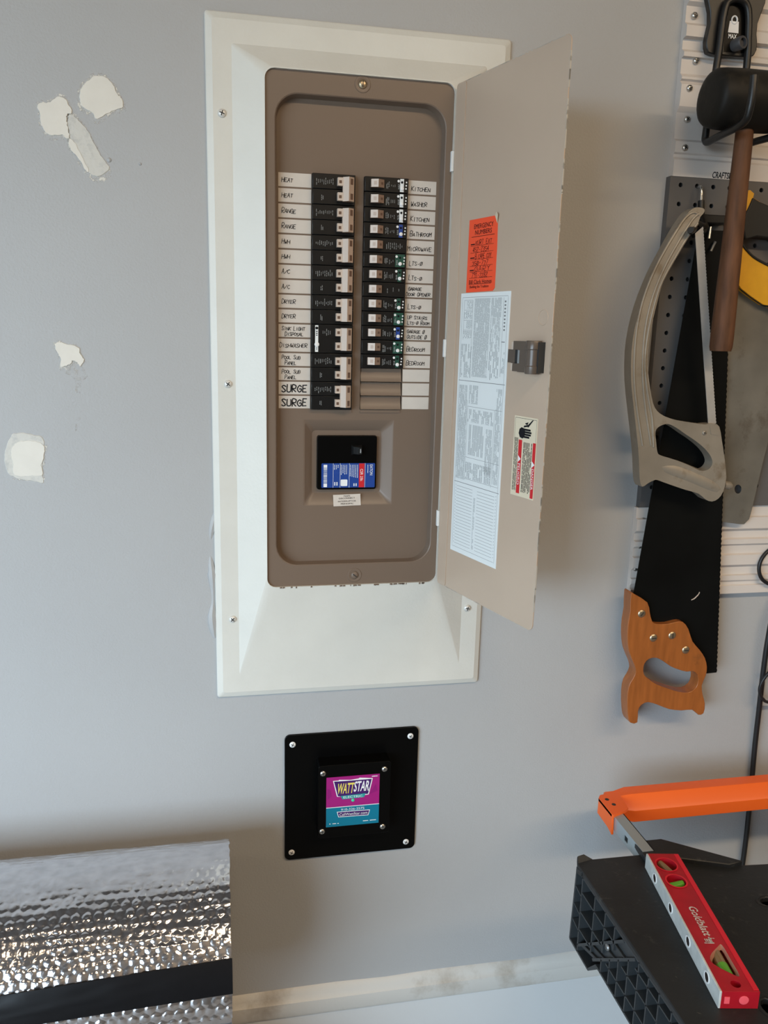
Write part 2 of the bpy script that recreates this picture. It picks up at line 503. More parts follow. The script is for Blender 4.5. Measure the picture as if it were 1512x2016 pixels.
b.box(RX0-.1, GX0, RY0-.1, RY0, FLOOR, CEIL); b.box(GX1, RX1+.1, RY0-.1, RY0, FLOOR, CEIL); b.box(GX0, GX1, RY0-.1, RY0, GZ1, CEIL)
struct(b.build('wall_front', other_wall_m))
b = MB(); b.box(-30, 24, -40, RY0-.1, FLOOR-.15, FLOOR-.03); struct(b.build('driveway', drive_m))

# patches of filler on the wall: pieces of the wall itself
def patch(pts, th, m, name, lab=None, k=5, jag=0.0007, skirt=True):
    pp = closed_smooth([W(x, y, 0) for x, y in pts], k)
    pp = [p+V(RND.uniform(-jag, jag), 0, RND.uniform(-jag, jag)) for p in pp]
    c = sum(pp, V(0, 0, 0))/len(pp)
    lo = [V(p.x, .0005, p.z) for p in pp]
    hi = [V(p.x+(c.x-p.x)*.04, -th, p.z+(c.z-p.z)*.04) for p in pp]
    n = len(pp)
    mb = MB()
    mb.rings([lo, hi], 0)
    mb.sheet(hi, 0)
    o = mb.build(name, m, wall_back, smooth=True)
    if lab: o['label'] = lab
    if lab and skirt:                           # feathered rim dragged down by the knife
        mb = MB()
        mb.sheet([V(p.x+(p.x-c.x)*.10, -.00035, p.z+(p.z-c.z)*.10-(.003 if p.z < c.z else 0)) for p in pp])
        mb.build('spackle_rim', skirt_m, wall_back)
    return o
def c6(x, y): return (x*400/1512, 100+y*400/1512)
def c7(x, y): return (x*400/1512, 620+y*400/1512)
patch([c6(*p) for p in ((590, 330), (610, 270), (660, 210), (720, 180), (790, 195), (850, 260), (880, 330), (905, 350), (925, 420), (880, 440), (800, 470), (720, 515), (680, 460), (610, 410))], .0011, putty_m, 'spackle_patch', 'round pale filler patch near the top left of the wall')
patch([c6(*p) for p in ((275, 405), (310, 380), (370, 382), (420, 345), (465, 340), (510, 390), (540, 460), (500, 480), (505, 560), (520, 640), (500, 660), (460, 630), (380, 635), (330, 600), (300, 530), (290, 450))], .0013, putty_m, 'spackle_patch', 'squarish pale filler patch left of the round one')
patch([c6(*p) for p in ((520, 470), (570, 500), (640, 570), (680, 640), (730, 740), (790, 830), (820, 880), (760, 930), (700, 935), (650, 900), (580, 790), (515, 700), (520, 620), (505, 540))], .0009, thin_putty_m, 'spackle_patch', 'long slanting smear of thin filler')
patch([c6(*p) for p in ((515, 650), (560, 690), (610, 790), (660, 880), (650, 905), (590, 810), (520, 720))], .0014, putty_m, 'spackle_ridge')
patch([c7(*p) for p in ((405, 215), (440, 200), (500, 215), (590, 240), (600, 290), (630, 340), (600, 385), (570, 350), (540, 340), (520, 370), (455, 385), (450, 320), (420, 270))], .0014, putty_m, 'spackle_patch', 'small jagged pale filler patch at mid height')
patch([c7(*p) for p in ((455, 370), (520, 350), (560, 330), (610, 370), (650, 460), (610, 500), (600, 590), (560, 580), (560, 480), (480, 430))], .0005, smear_m, 'spackle_smear', k=2)
patch([c7(*p) for p in ((570, 780), (600, 755), (600, 800), (560, 870))], .0005, smear_m, 'spackle_smear', k=2)
patch([c7(*p) for p in ((30, 1060), (60, 930), (120, 875), (260, 890), (325, 920), (330, 1000), (315, 1160), (325, 1250), (240, 1240), (130, 1220), (50, 1170))], .0007, thin_putty_m, 'spackle_smear')
patch([c7(*p) for p in ((80, 1030), (100, 970), (140, 940), (230, 930), (320, 960), (335, 1030), (310, 1120), (325, 1190), (240, 1200), (110, 1195), (95, 1100))], .0012, putty_m, 'spackle_patch', 'square pale filler patch at the left edge')
for px, py, r in ((276, 323, 3), (215, 315, 5), (497, 510, 0)):
    if r:
        b = MB(); b.lathe(W(px, py), (0, -1, 0), [(r*.0006, 0), (r*.0005, .0008), (r*.0002, .0014)], 10)
        b.build('paint_blob', wall_m, wall_back, smooth=True)
b = MB()
pts = smooth_path([W(424, 1010), W(416, 1050), W(414, 1090), W(418, 1130), W(420, 1180), W(418, 1215), W(423, 1255)], 5)
b.tube([p+V(0, .002, 0) for p in pts], [.0032+.0022*math.sin(i*.55)+(.002 if i > 14 else 0) for i in range(len(pts))], 8)
o = b.build('caulk_bead', wall_m, wall_back, smooth=True)

# ================================================================== ELECTRICAL PANEL
panel = thing('electrical_panel', (0.1955, -0.004, 0.0), 'large white-framed breaker panel with its brown door hanging open', 'electrical panel')
b = MB()
N = 6
OX0, OX1, OZ0, OZ1 = .0710, .3120, .1703, .8320
rs = [rrect(0, .391, 0, .896, .004, 0.0, N), rrect(0, .391, 0, .896, .004, -.0030, N), rrect(.0012, .3898, .0012, .8948, .004, -.0042, N),
      rrect(.0085, .3825, .0085, .8875, .004, -.0072, N), rrect(.0318, .3585, .0345, .8605, .003, -.0072, N),
      rrect(OX0-.0015, OX1+.0015, OZ0-.0015, OZ1+.0015, .0125, -.0262, N), rrect(OX0, OX1, OZ0, OZ1, .012, -.0266, N), rrect(OX0, OX1, OZ0, OZ1, .012, -.0210, N)]
b.rings(rs)
hood = b.build('cover_frame', hood_m, panel, smooth=True, ang=8)
b = MB()
for p in ((437, 223), (449, 756), (458, 1219), (920, 1197)):
    q = W(*p, -.0072); s = MB(); pan_screw(s, q, (0, -1, 0), .0052, .0030, 0, 1, rot=RND.random())
    s.build('cover_screw', [pscrew_m, slot_m], panel, smooth=True)
# brown door seat with the recess wall
b = MB()
IX0, IX1, IZ0, IZ1 = .0829, .3034, .1995, .8070
rs = [rrect(OX0-.003, OX1+.003, OZ0-.003, OZ1+.003, .012, -.0232, 10), rrect(IX0, IX1, IZ0, IZ1, .030, -.0232, 10), rrect(IX0+.0012, IX1-.0012, IZ0+.0012, IZ1-.0012, .029, -.0222, 10),
      rrect(IX0+.0030, IX1-.0024, IZ0+.0022, IZ1-.0028, .028, -.0086, 10), rrect(IX0+.0034, IX1-.0026, IZ0+.0024, IZ1-.003, .028, -.0070, 10)]
b.rings(rs)
seat = b.build('door_seat', brown_m, panel, smooth=True, ang=30)
for i, p in enumerate(((714, 166), (698, 1132))):
    q = W(*p, -.0232); s = MB()
    s.lathe(q, (0, -1, 0), [(.0105, -.0002), (.0098, .0007), (.0080, .0009), (.0064, .0003)], 20, 2)
    pan_screw(s, q, (0, -1, 0), .0056, .0030, 0, 1, cross=False, rot=.7+i)
    s.build('seat_screw', [brass_m if i == 0 else brown_m, slot_m, brown_m], panel, smooth=True)
# chipped white paint along the seat's lower edge
s = MB()
for k in range(26):
    x = OX0+.012+RND.random()*.22
    wd = RND.uniform(.001, .005)
    s.add([(x, -.0269, OZ0-.0016-RND.random()*.001), (x+wd, -.0269, OZ0-.0016-RND.random()*.001), (x+wd*.9, -.0269, OZ0+.0002), (x+.0003, -.0269, OZ0+.0002)], [(0, 1, 2, 3)])
o = s.build('paint_chips', brown_m, panel)
o['kind'] = 'stuff'
# steel box behind
b = MB()
b.box(PO[0]+.002, PO[1]-.002, .098, .1, PO[2]+.002, PO[3]-.002)
for x in (PO[0]+.002, PO[1]-.003): b.box(x, x+.001, .0005, .1, PO[2]+.002, PO[3]-.002)
for z in (PO[2]+.002, PO[3]-.003): b.box(PO[0]+.002, PO[1]-.002, .0005, .1, z, z+.001)
b.build('enclosure', steel_m, panel)
# dead front
YD = -.0080
LX0, LX1 = 0.13116, 0.18726
QX0, QX1 = 0.19899, 0.25748
ZT, PITCH = 0.71694, 0.018829
ZB = ZT-16*PITCH
WX0, WX1, WZ0, WZ1 = 0.12191, 0.24773, 0.28128, 0.40163
b = MB()
panel_with_holes(b, IX0, IX1, IZ0, IZ1, YD, [(LX0, LX1, ZB, ZT), (QX0, QX1, ZB, ZT), (WX0, WX1, WZ0, WZ1)])
for hx0, hx1 in ((LX0, LX1), (QX0, QX1)):
    b.rings([[V(hx0, YD, ZB), V(hx1, YD, ZB), V(hx1, YD, ZT), V(hx0, YD, ZT)], [V(hx0, .006, ZB), V(hx1, .006, ZB), V(hx1, .006, ZT), V(hx0, .006, ZT)]])
MX0, MX1, MZ0, MZ1 = 0.1415, 0.22585, 0.30266, 0.37875
b.rings([rrect(WX0, WX1, WZ0, WZ1, .0002, YD, 4), rrect(WX0+.002, WX1-.002, WZ0+.0018, WZ1-.0018, .006, YD+.0006, 4), rrect(0.13384, 0.23331, 0.2962, 0.38621, .005, .0025, 4), rrect(0.13484, 0.23232, 0.29699, 0.38552, .005, .0032, 4), rrect(MX0, MX1, MZ0, MZ1, .003, .0032, 4), rrect(MX0, MX1, MZ0, MZ1, .003, .014, 4)])
for (x0, x1) in ((LX0, LX1), (QX0+.0005, QX1-.002)):
    b.box(x0, x1, YD-.0016, YD, ZB-.0040, ZB-.0008)
b.build('dead_front', brown_m, panel, smooth=True, ang=25)

TXT_L = ['HEAT', 'HEAT', 'RANGE', 'RANGE', 'HWH', 'HWH', 'A/C', 'A/C', 'DRYER', 'DRYER', 'SINK LIGHT|DISPOSAL', 'DISHWASHER', 'POOL SUB|PANEL', 'POOL SUB|PANEL', 'SURGE', 'SURGE']
TXT_R = ['KITCHEN', 'WASHER', 'KITCHEN', 'BATHROOM', 'MICROWAVE', 'LTS-0', 'LTS-0', 'GARAGE|DOOR OPENER', 'LTS-0', 'UP STAIRS|LTS-0 ROOM', 'GARAGE 0|OUTSIDE 0', 'BEDROOM', 'BEDROOM', '', '', '']
EX, EZ = (1, 0, 0), (0, 0, 1)
for side, txts, x0, x1 in ((0, TXT_L, 0.08839, 0.13056), (1, TXT_R, 0.25808, 0.29607)):
    for i, t in enumerate(txts):
        z1 = ZT-.0012-i*PITCH
        z0 = z1-PITCH+.0022
        y = YD-.0003
        s = MB(); s.box(x0, x1, y, YD, z0, z1)
        lb = s.build('circuit_label', paper_m, panel)
        if not t: continue
        s = MB()
        if t == 'SURGE':
            s.scrawl(t, (x0+.004, y, z0+.0032), EX, EZ, .0092, .0014, w=.0350, jit=.08, bold=True)
        else:
            ls = t.split('|')
            for j, q in enumerate(ls):
                h = .0060 if len(ls) == 1 else .0050
                wmax = (x1-x0)*.90
                adv = min(h*.62, wmax/len(q))
                zz = z0+.0055 if len(ls) == 1 else z0+.0088-j*.0072
                xx = x0+.0042+(.004*j if side == 0 else 0)
                if len(q)*adv > x1-xx-.001: xx = x0+.0012
                if side and len(ls) == 1: zz -= .002
                s.scrawl(q, (xx, y, zz), EX, EZ, h, .00062, w=len(q)*adv)
        s.build('handwriting', ink_m, lb)

YB = -.0145      # face of the breakers
def dashes(s, x0, x1, z0, z1, n, m, y, hmin=.25):
    for k in range(n):
        x = x0+(x1-x0)*(k+.5)/n
        zc = (z0+z1)/2+RND.uniform(-.1, .1)*(z1-z0)
        hh = (z1-z0)*RND.uniform(hmin, 1)*.5
        k2 = RND.randint(1, 4)
        for j in range(k2):
            a = zc-hh+2*hh*j/k2
            s.box(x, x+.0007, y-.0001, y, a, a+2*hh/k2*.75, m)
def handle_pair(s, zc1, zc2, x0):
    """two toggles joined by a ridge-shaped tie bar"""
    wd = LX1-LX0
    for zc in (zc1, zc2):
        s.box(x0+wd*.57, x0+wd*.72, YB-.0075, YB, zc-.0049, zc+.0049, 0)
        s.box(x0+wd*.60, x0+wd*.66, YB-.0077, YB-.0074, zc-.0022, zc+.0015, 2)
    xa, xr, xb = x0+wd*.69, x0+wd*.815, x0+wd*.945
    za, zb = zc2-.0056, zc1+.0056
    pr = [V(xa, YB-.0068, 0), V(xr, YB-.0125, 0), V(xb, YB-.0075, 0), V(xb, YB-.001, 0), V(xa, YB-.001, 0)]
    lo = [V(p.x, p.y, za) for p in pr]; hi = [V(p.x, p.y, zb) for p in pr]
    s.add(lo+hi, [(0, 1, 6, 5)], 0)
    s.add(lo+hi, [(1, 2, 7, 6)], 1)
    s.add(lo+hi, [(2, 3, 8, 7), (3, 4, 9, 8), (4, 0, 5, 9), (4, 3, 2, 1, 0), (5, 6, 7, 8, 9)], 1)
    d = (V(xb, YB-.0075, 0)-V(xr, YB-.0125, 0)); nn = V(d.y, -d.x, 0).normalized()
    if nn.y > 0: nn = -nn
    for zc in (zc1, zc2):
        p = V(xr, YB-.0125, zc-.0036)+d*.30+nn*.0001
        s.obox(p, d*.48, V(0, 0, .0072), nn*.00015, 2)
for k in range(8):
    zt = ZT-.0004-2*k*PITCH
    zb = zt-2*PITCH+.0006
    gf = k == 5
    s = MB()
    if gf:
        s.box(LX0+.0004, LX1-.0004, YB, .006, zb, zt)
    else:
        zm = (zt+zb)/2
        s.box(LX0+.0004, LX1-.0004, YB, .006, zm+.0002, zt); s.box(LX0+.0004, LX1-.0004, YB, .006, zb, zm-.0002)
    br = s.build('circuit_breaker', black_m, panel, bevel=.0006)
    if gf: br['label'] = 'double breaker with a white test strip beside the dishwasher label'
    s = MB(); handle_pair(s, zt-.0098, zb+.0092, LX0); s.build('breaker_handle', [cream_m, tan_m, window_m], br)
    s = MB()
    if gf:
        s.box(LX0+.0050, LX0+.0092, YB-.0004, YB, zb+.0012, zt-.0012, 1)
        s.lathe((LX0+.0071, YB-.0004, zt-.0048), (0, -1, 0), [(.0019, 0), (.0019, .0006), (.0012, .0006)], 12, 2)
        for q in (.0085, .0110, .0134): s.box(LX0+.0062, LX0+.0082, YB-.0006, YB-.0003, zt-q-.0012, zt-q, 2)
        s.lathe((LX0+.0073, YB-.0004, zb+.0110), (0, -1, 0), [(.0031, 0), (.0031, .0014), (.0024, .0018)], 16, 3)
        s.box(LX0+.0067, LX0+.0077, YB-.0006, YB-.0003, zb+.0035, zb+.0075, 0)
        s.build('test_strip', [print_m, chart_m, ink_m, white_m], br, smooth=True)
        s = MB(); dashes(s, LX0+.014, LX0+.026, zt-.0145, zt-.004, 5, 0, YB)
        s.build('print', print_m, br)
    else:
        dashes(s, LX0+.004, LX0+.0275, zt-.0145, zt-.0045, 10, 0, YB)
        dashes(s, LX0+.011, LX0+.0145, zb+.005, zb+.0125, 2, 0, YB, .7)
        s.build('print', print_m, br)
KIND = ['white', 'white', 'white', 'blue', '', 'green', 'green', '', 'green', 'green', 'blue', 'green', 'green']
for i, kd in enumerate(KIND):
    zt = ZT-.0004-i*PITCH
    zb = zt-PITCH+.0007
    zc = (zt+zb)/2
    s = MB(); s.box(QX0+.0004, QX1-.0004, YB, .006, zb, zt)
    br = s.build('circuit_breaker', black_m, panel, bevel=.0006)
    s = MB()
    wd = QX1-QX0
    xa, xr, xb = QX0+wd*.135, QX0+wd*.285, QX0+wd*.43
    pr = [V(xa, YB-.0050, 0), V(xr, YB-.0088, 0), V(xb, YB-.0035, 0), V(xb, YB, 0), V(xa, YB, 0)]
    za, zb2 = zc-.0046, zc+.0052
    lo = [V(p.x, p.y, za) for p in pr]; hi = [V(p.x, p.y, zb2) for p in pr]
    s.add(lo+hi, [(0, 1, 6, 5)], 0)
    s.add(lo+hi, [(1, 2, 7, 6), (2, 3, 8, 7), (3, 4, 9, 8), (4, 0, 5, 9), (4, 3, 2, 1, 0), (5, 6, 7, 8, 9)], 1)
    d = pr[2]-pr[1]; nn = V(d.y, -d.x, 0).normalized()
    if nn.y > 0: nn = -nn
    s.obox(V(xr, YB-.0088, zc-.0012)+d*.45+nn*.0001, d*.35, V(0, 0, .0030), nn*.00012, 2)
    s.obox(V(xa, YB-.0050, zc-.0020)+(pr[1]-pr[0])*.35-V(0, .0004, 0), (pr[1]-pr[0])*.4, V(0, 0, .0045), V(0, -.00012, 0), 3)
    s.build('breaker_handle', [cream_m, umber_m, window_m, tan_m], br)
    s = MB()
    if kd:
        dashes(s, QX0+wd*.475, QX0+wd*.56, zc-.0055, zc+.0055, 3, 0, YB, .6)
        dashes(s, QX0+wd*.58, QX0+wd*.70, zc-.0045, zc+.0025, 3, 0, YB)
    else:
        dashes(s, QX0+wd*.50, QX0+wd*.90, zc-.0048, zc+.0048, 9 if i == 4 else 3, 0, YB)
    s.build('print', print_m, br)
    if kd:
        cm = {'white': chart_m, 'blue': blue_m, 'green': green_m}[kd]
        s = MB()
        x0 = QX0+wd*.80
        if kd != 'white': s.box(QX0+wd*.735, QX0+wd*.955, YB-.00025, YB, zb+.0012, zt-.0010, 5 if kd == 'green' else 4)
        s.box(x0, x0+.0050, YB-.0005, YB, zb+.0010, zt-.0010, 1)
        s.lathe((x0+.0025, YB-.0005, zc+.0038), (0, -1, 0), [(.0015, 0), (.0015, .0005), (.001, .0005)], 12, 2)
        s.lathe((x0+.0027, YB-.0005, zc-.0040), (0, -1, 0), [(.0024, 0), (.0024, .0014), (.0018, .0018)], 14, 3)
        s.lathe((QX0+wd*.765, YB-.0001, zc+.0052), (0, -1, 0), [(.0016, 0), (.0016, .0006), (.001, .0006)], 12, 3)
        for q, zz in ((.93, .0040), (.925, 0.0), (.92, -.0038)):
            s.box(QX0+wd*q, QX0+wd*q+.0018, YB-.0004, YB, zc+zz-.0008, zc+zz+.0010, 3)
        dashes(s, QX0+wd*.75, QX0+wd*.785, zc-.0055, zc+.002, 2, 0, YB-.0003, .8)
        o = s.build('test_block', [print_m, cm, ink_m, white_m, black_m, green_m if i % 2 else black_m], br, smooth=True)
        o['label'] = kd+' test block'
for i in range(3):
    zt = ZT-(13+i)*PITCH
    zb = zt-PITCH+.0006
    s = MB()
    n = 6
    rs = []
    for k in range(n+1):
        t = k/n
        rs.append([V(QX0+.0006, YD+.0036-.0050*t*t-.001, zt-.0006-(zt-zb-.0006)*t), V(QX1-.0012, YD+.0036-.0050*t*t-.001, zt-.0006-(zt-zb-.0006)*t)])
    rs.append([V(QX0+.0006, YD+.006, zb), V(QX1-.0012, YD+.006, zb)])
    s.rings(rs, 0, False)
    s.build('filler_plate', brown_m, panel, smooth=True, ang=50)
# main breaker
s = MB(); s.prism(rrect(MX0+.0004, MX1-.0004, MZ0+.0004, MZ1-.0004, .003, -.0025, 4), (0, .02, 0))
mbk = s.build('main_breaker', jet_m, panel, bevel=.0009)
YM = -.0025
s = MB()
hx, hz = 0.18954, 0.35886
s.add([V(hx, YM, hz-.007), V(hx+.015, YM, hz-.007), V(hx+.015, YM, hz+.007), V(hx, YM, hz+.007), V(hx+.002, YM-.004, hz-.005), V(hx+.0085, YM-.010, hz-.005), V(hx+.013, YM-.0085, hz-.005), V(hx+.002, YM-.004, hz+.005), V(hx+.0085, YM-.010, hz+.005), V(hx+.013, YM-.0085, hz+.005)],
      [(0, 4, 7, 3), (4, 5, 8, 7), (5, 6, 9, 8), (6, 1, 2, 9), (0, 1, 6, 5, 4), (3, 7, 8, 9, 2)])
for k in range(5): s.box(hx+.0022+k*.0012, hx+.0027+k*.0012, YM-.0045-k*.0011, YM-.003-k*.0011, hz-.005, hz+.005, 1)
s.box(hx+.0105, hx+.0122, YM-.0096, YM-.0092, hz-.003, hz+.0025, 2)
s.build('main_handle', [black_m, black_m, print_m], mbk)
s = MB()
BX0, BX1, BZ0, BZ1 = MX0+.0062, MX1-.0025, MZ0+.0030, MZ0+.0375
s.prism(rrect(BX0, BX1, BZ0, BZ1, .0012, YM-.0004, 3), (0, .0004, 0), 0)
bw = BX1-BX0
DN = (0, 0, -1); RT = (1, 0, 0)
def bx(t): return BX0+bw*t
y = YM-.0004
s.box(bx(.70), bx(.80), y-.0002, y, BZ0+.0003, BZ1-.0003, 1)
s.text('EATON', (bx(.93), y, BZ1-.0095), DN, RT, .0150, .0042, 2)
s.text('CSR 25k', (bx(.75), y, BZ1-.0168), DN, RT, .0175, .0038, 2)
for t in (.215, .345, .515, .812): s.box(bx(t), bx(t)+.0004, y-.0001, y, BZ0, BZ1, 3)
s.box(bx(.04), bx(.105), y-.0002, y, BZ1-.006, BZ1-.002, 2); s.box(bx(.04), bx(.105), y-.0002, y, BZ0+.001, BZ0+.006, 2)
z = BZ1-.0065
while z > BZ0+.0065:
    h = RND.choice((.0003, .0005, .0008)); s.box(bx(.04), bx(.105), y-.0002, y, z-h, z, 3); z -= h+RND.choice((.0003, .0006, .0009))
s.prism(rrect(bx(.36), bx(.485), BZ0+.0022, BZ0+.0115, .0012, y-.0002, 3), (0, .0002, 0), 2)
for t0, n, ln in ((.235, 3, .006), (.36, 4, .014), (.53, 5, .020), (.86, 1, .012)):
    for k in range(n):
        x = bx(t0+k*.034)
        z = BZ1-.0022
        end = z-ln*RND.uniform(.7, 1)
        while z > end:
            h = RND.uniform(.0008, .002); s.box(x, x+.0009, y-.00015, y, z-h, z, 3); z -= h+.0005
for k in range(2): s.box(bx(.24+k*.04), bx(.26+k*.04), y-.00015, y, BZ0+.003, BZ0+.008, 3); s.box(bx(.60+k*.04), bx(.62+k*.04), y-.00015, y, BZ0+.002, BZ0+.006, 3)
o = s.build('rating_label', [blue_m, red_m, white_ink_m, chart_m], mbk)
o['label'] = 'blue and red rating label'
# paper strip on the lower slope of the well
s = MB()
A = V(0.16438, YD-.0008, 0.28008); Bq = V(0.20317, YD-.0008, 0.28128)
up = V(0, .0062, .0142)
n0 = up.cross(Bq-A).normalized()
if n0.y > 0: n0 = -n0
s.obox(A, Bq-A, up*1.06, n0*.0004)
cs = A+(Bq-A)*.5
e1 = (Bq-A).normalized(); e2 = up.normalized()
ul = up.length
nn = .0006 if n0.y < 0 else -.0006
for t, fr, wd, h in (('MAIN', .90, .0088, .0021), ('DISCONNECT', .70, .0225, .0021), ('INTERRUPTOR', .42, .0255, .0021), ('PRINCIPAL', .19, .0180, .0021)):
    s.text(t, cs+e2*ul*fr, e1, e2, wd, h, 1, .0007)
s.build('main_disconnect_label', [paper_m, ink_m], panel)

# ---- the open door
HX, HY = .3126, -.0260
DEX, DEY = .3765, -.2400
DL = math.hypot(DEX-HX, DEY-HY)
DU = V((DEX-HX)/DL, (DEY-HY)/DL, 0)
DN_ = V(DU.y, -DU.x, 0)            # faces the viewer, to the left
def D(u, z, off=0.0):
    return V(HX, HY, 0)+DU*u+DN_*off+V(0, 0, z)
DW = DL
DZ0, DZ1 = .1705, .8303
def drect(u0, u1, z0, z1, r, off=0., n=5):
    out = []
    for cx, cz, a0 in ((u1-r, z1-r, 0), (u0+r, z1-r, 90), (u0+r, z0+r, 180), (u1-r, z0+r, 270)):
        for k in range(n+1):
            a = math.radians(a0+90*k/n)
            out.append(D(cx+r*math.cos(a), cz+r*math.sin(a), off))
    return out
s = MB()
lp = drect(.0035, DW, DZ0, DZ1, .0085, 0.0)
s.prism(lp, DN_*-.0014)
s.prism(drect(.0045, .0255, DZ0+.0005, DZ1-.0005, .004, .0011), DN_*-.0011)
door = s.build('door', door_m, panel, bevel=.0004)
door['label'] = 'taupe inner face of the open door with stickers'
# chips of bare edge along the door's rim
s = MB()
for k in range(60):
    z = RND.uniform(DZ0+.01, DZ1-.01); h = RND.choice((.001, .002, .004, .010, .03))
    wv = RND.uniform(.0002, .0006)
    s.obox(D(DW-wv+.0003, min(z, DZ1-.02), .0002), DU*wv, V(0, 0, h), DN_*-.0018)
for k in range(30):
    u = RND.uniform(.02, DW-.02); h = RND.choice((.003, .006, .012))
    for zz in (DZ0-.0003, DZ1-.0008):
        s.obox(D(min(u, DW-.022), zz, .0002), DU*h, V(0, 0, .0006), DN_*-.0018)
o = s.build('worn_edge', mat('bare_edge', (.46, .43, .38), .5), door)
o['kind'] = 'stuff'
s = MB()
ringp = [D(.2061+.0085*math.cos(a*PI/12), .541+.0085*math.sin(a*PI/12), 0) for a in range(25)]
s.tube(ringp, .0006, 6)
s.build('embossed_ring', door_m, door, smooth=True)
# door latch
s = MB()
def dbox(u0, u1, z0, z1, o0, o1, m=0): s.obox(D(u0, z0, o0), DU*(u1-u0), V(0, 0, z1-z0), DN_*(o1-o0), m)
dbox(.1480, .1620, .4885, .5040, 0, .0035, 0)
dbox(.1530, .1700, .4800, .5128, 0, .0022, 0)
dbox(.1580, .1645, .5040, .5128, .0022, .0062, 2); dbox(.1580, .1645, .4800, .4880, .0022, .0062, 2)
dbox(.1645, .1760, .5040, .5140, 0, .0085, 0); dbox(.1645, .1760, .4790, .4880, 0, .0085, 0)
dbox(.1610, .1820, .4880, .5040, .0022, .0030, 1)
dbox(.1690, .1712, .4880, .5040, .0030, .0050, 3)
dbox(.1760, .1990, .4785, .5140, 0, .0095, 0)
dbox(.1760, .1790, .4885, .5035, .0095, .0100, 3)
s.lathe(D(.2030, .4775, .0085), (0, 0, 1), [(.0085, 0), (.0088, .001), (.0088, .0085), (.0079, .0095), (.0079, .0270), (.0088, .0280), (.0088, .0365), (.0082, .0375)], 18, 0)
dbox(.2085, .2135, .4790, .5135, 0, .0090, 1)
o = s.build('door_latch', [latch_m, slot_m, cream_m, print_m], door, smooth=True)
o['label'] = 'dark brown latch mechanism on the door'
# emergency sticker
s = MB()
u0, u1, z0, z1 = .0455, .1085, .5728, .6615
lp = [D(u0, z0, .0006), D(u1-.004, z0+.0005, .0006), D(u1, z0+.004, .0006), D(u1+.0005, .625, .0006), D(u1-.0005, .652, .0006), D(u1-.006, z1, .0006), D(u0+.001, z1, .0006)]
s.add(lp+[p-DN_*.0005 for p in lp], [tuple(range(7))]+[(i, (i+1) % 7, (i+1) % 7+7, i+7) for i in range(7)], 0)
s.prism([D(u1-.0005, .652, .0007), D(u1-.006, z1, .0007), D(u1+.0005, z1+.0035, .0035), D(u1+.003, z1, .003)], DN_*.0004, 2)
cu = (u0+u1)/2
up_ = V(0, 0, 1)
def dt(t, u, z, wd, h, m=1, lift=.0009): s.text(t, D(u, z, 0), DU, up_, wd, h, m, lift)
dt('EMERGENCY', cu+.002, .6525, .042, .0055); dt('NUMBERS', cu+.002, .6452, .036, .0055)
def dline(a, b_, z, m=1, t=.0005, o=.0009): s.obox(D(a, z, o), DU*(b_-a), V(0, 0, t), DN_*.0001, m)
dline(u0+.008, u1-.005, .6400)
for k, z in enumerate((.6305, .6222, .6140, .6060, .5990, .5915)):
    dline(u0+.007, u1-.006, z-.0014, t=.0003)
    s.scrawl(['KURT EXT', '452-2354', 'B.CAPE COY', '350-777', 'GARY', '791-2282'][k], D(u0+(.018 if k % 2 == 0 else .012), z-.0006, .0008), DU, up_, .0055, .0005, 1, .0002, w=.036, jit=.14, bold=True)
    if k % 2 == 0: dline(u0+.007, u0+.016, z+.0002, t=.0012)
dt('Bill Clark Homes', cu, .5855, .050, .0048); dline(u0+.006, u1-.008, .5825, t=.0004); dt('Building the Tradition', cu-.002, .5790, .042, .0042)
o = s.build('emergency_sticker', [orange_paper_m, ink_m, cream_paper_m], door)
o['label'] = 'bright orange emergency numbers sticker'
# wiring chart
s = MB()
u0, u1, z0, z1 = .0345, .1430, .2278, .5720
s.obox(D(u0, z0, 0), DU*(u1-u0), V(0, 0, z1-z0), DN_*.0005, 0)
OF = .0006
def dq(a, b_, c, d, m, o=OF): s.add([D(a, c, o), D(b_, c, o), D(b_, d, o), D(a, d, o)], [(0, 1, 2, 3)], m)
uw = u1-u0
for z in (.4605, .3250): dq(u0+.003, u1-.002, z, z+.0007, 1)
for a in (.035, .955): dq(u0+uw*a, u0+uw*a+.0004, z0+.006, z1-.006, 1)
dq(u0+.004, u1-.005, z1-.0055, z1-.0051, 1)
def fine(a, b_, c, d, n, m=2, fill=.75, lo=.002, hi=.012):
    """columns of tiny print that run down the sheet"""
    for k in range(n):
        uu = a+(b_-a)*(k+.2)/n; wd = (b_-a)/n*.5
        z = d
        while z > c:
            h = RND.uniform(lo, hi)
            if RND.random() < fill: dq(uu, uu+wd, max(c, z-h), z, m)
            z -= h+.0006
fine(u0+uw*.30, u0+uw*.62, .467, .565, 22, fill=.9)
fine(u0+uw*.64, u0+uw*.84, .500, .565, 12, fill=.8)
fine(u0+uw*.64, u0+uw*.84, .465, .500, 7, fill=.5)
fine(u0+uw*.05, u0+uw*.28, .465, .508, 9, fill=.6)
for k in range(4):
    za = .563-.0125*k
    dq(u0+uw*.08, u0+uw*.26, za, za+.0003, 1); fine(u0+uw*(.08 if k % 2 else .14), u0+uw*.26, za-.0105, za-.001, 8, fill=.85, lo=.0008, hi=.003)
dq(u0+uw*.08, u0+uw*.0835, .513, .563, 1); dq(u0+uw*.26, u0+uw*.2635, .465, .563, 1)
dq(u0+uw*.875, u0+uw*.879, .470, .565, 1)
for k in range(9): dq(u0+uw*.895, u0+uw*.925, .559-.0042*k, .561-.0042*k, 1)
dq(u0+uw*.87, u0+uw*.935, .5115, .5125, 1)
fine(u0+uw*.885, u0+uw*.945, .465, .500, 3, fill=.4)
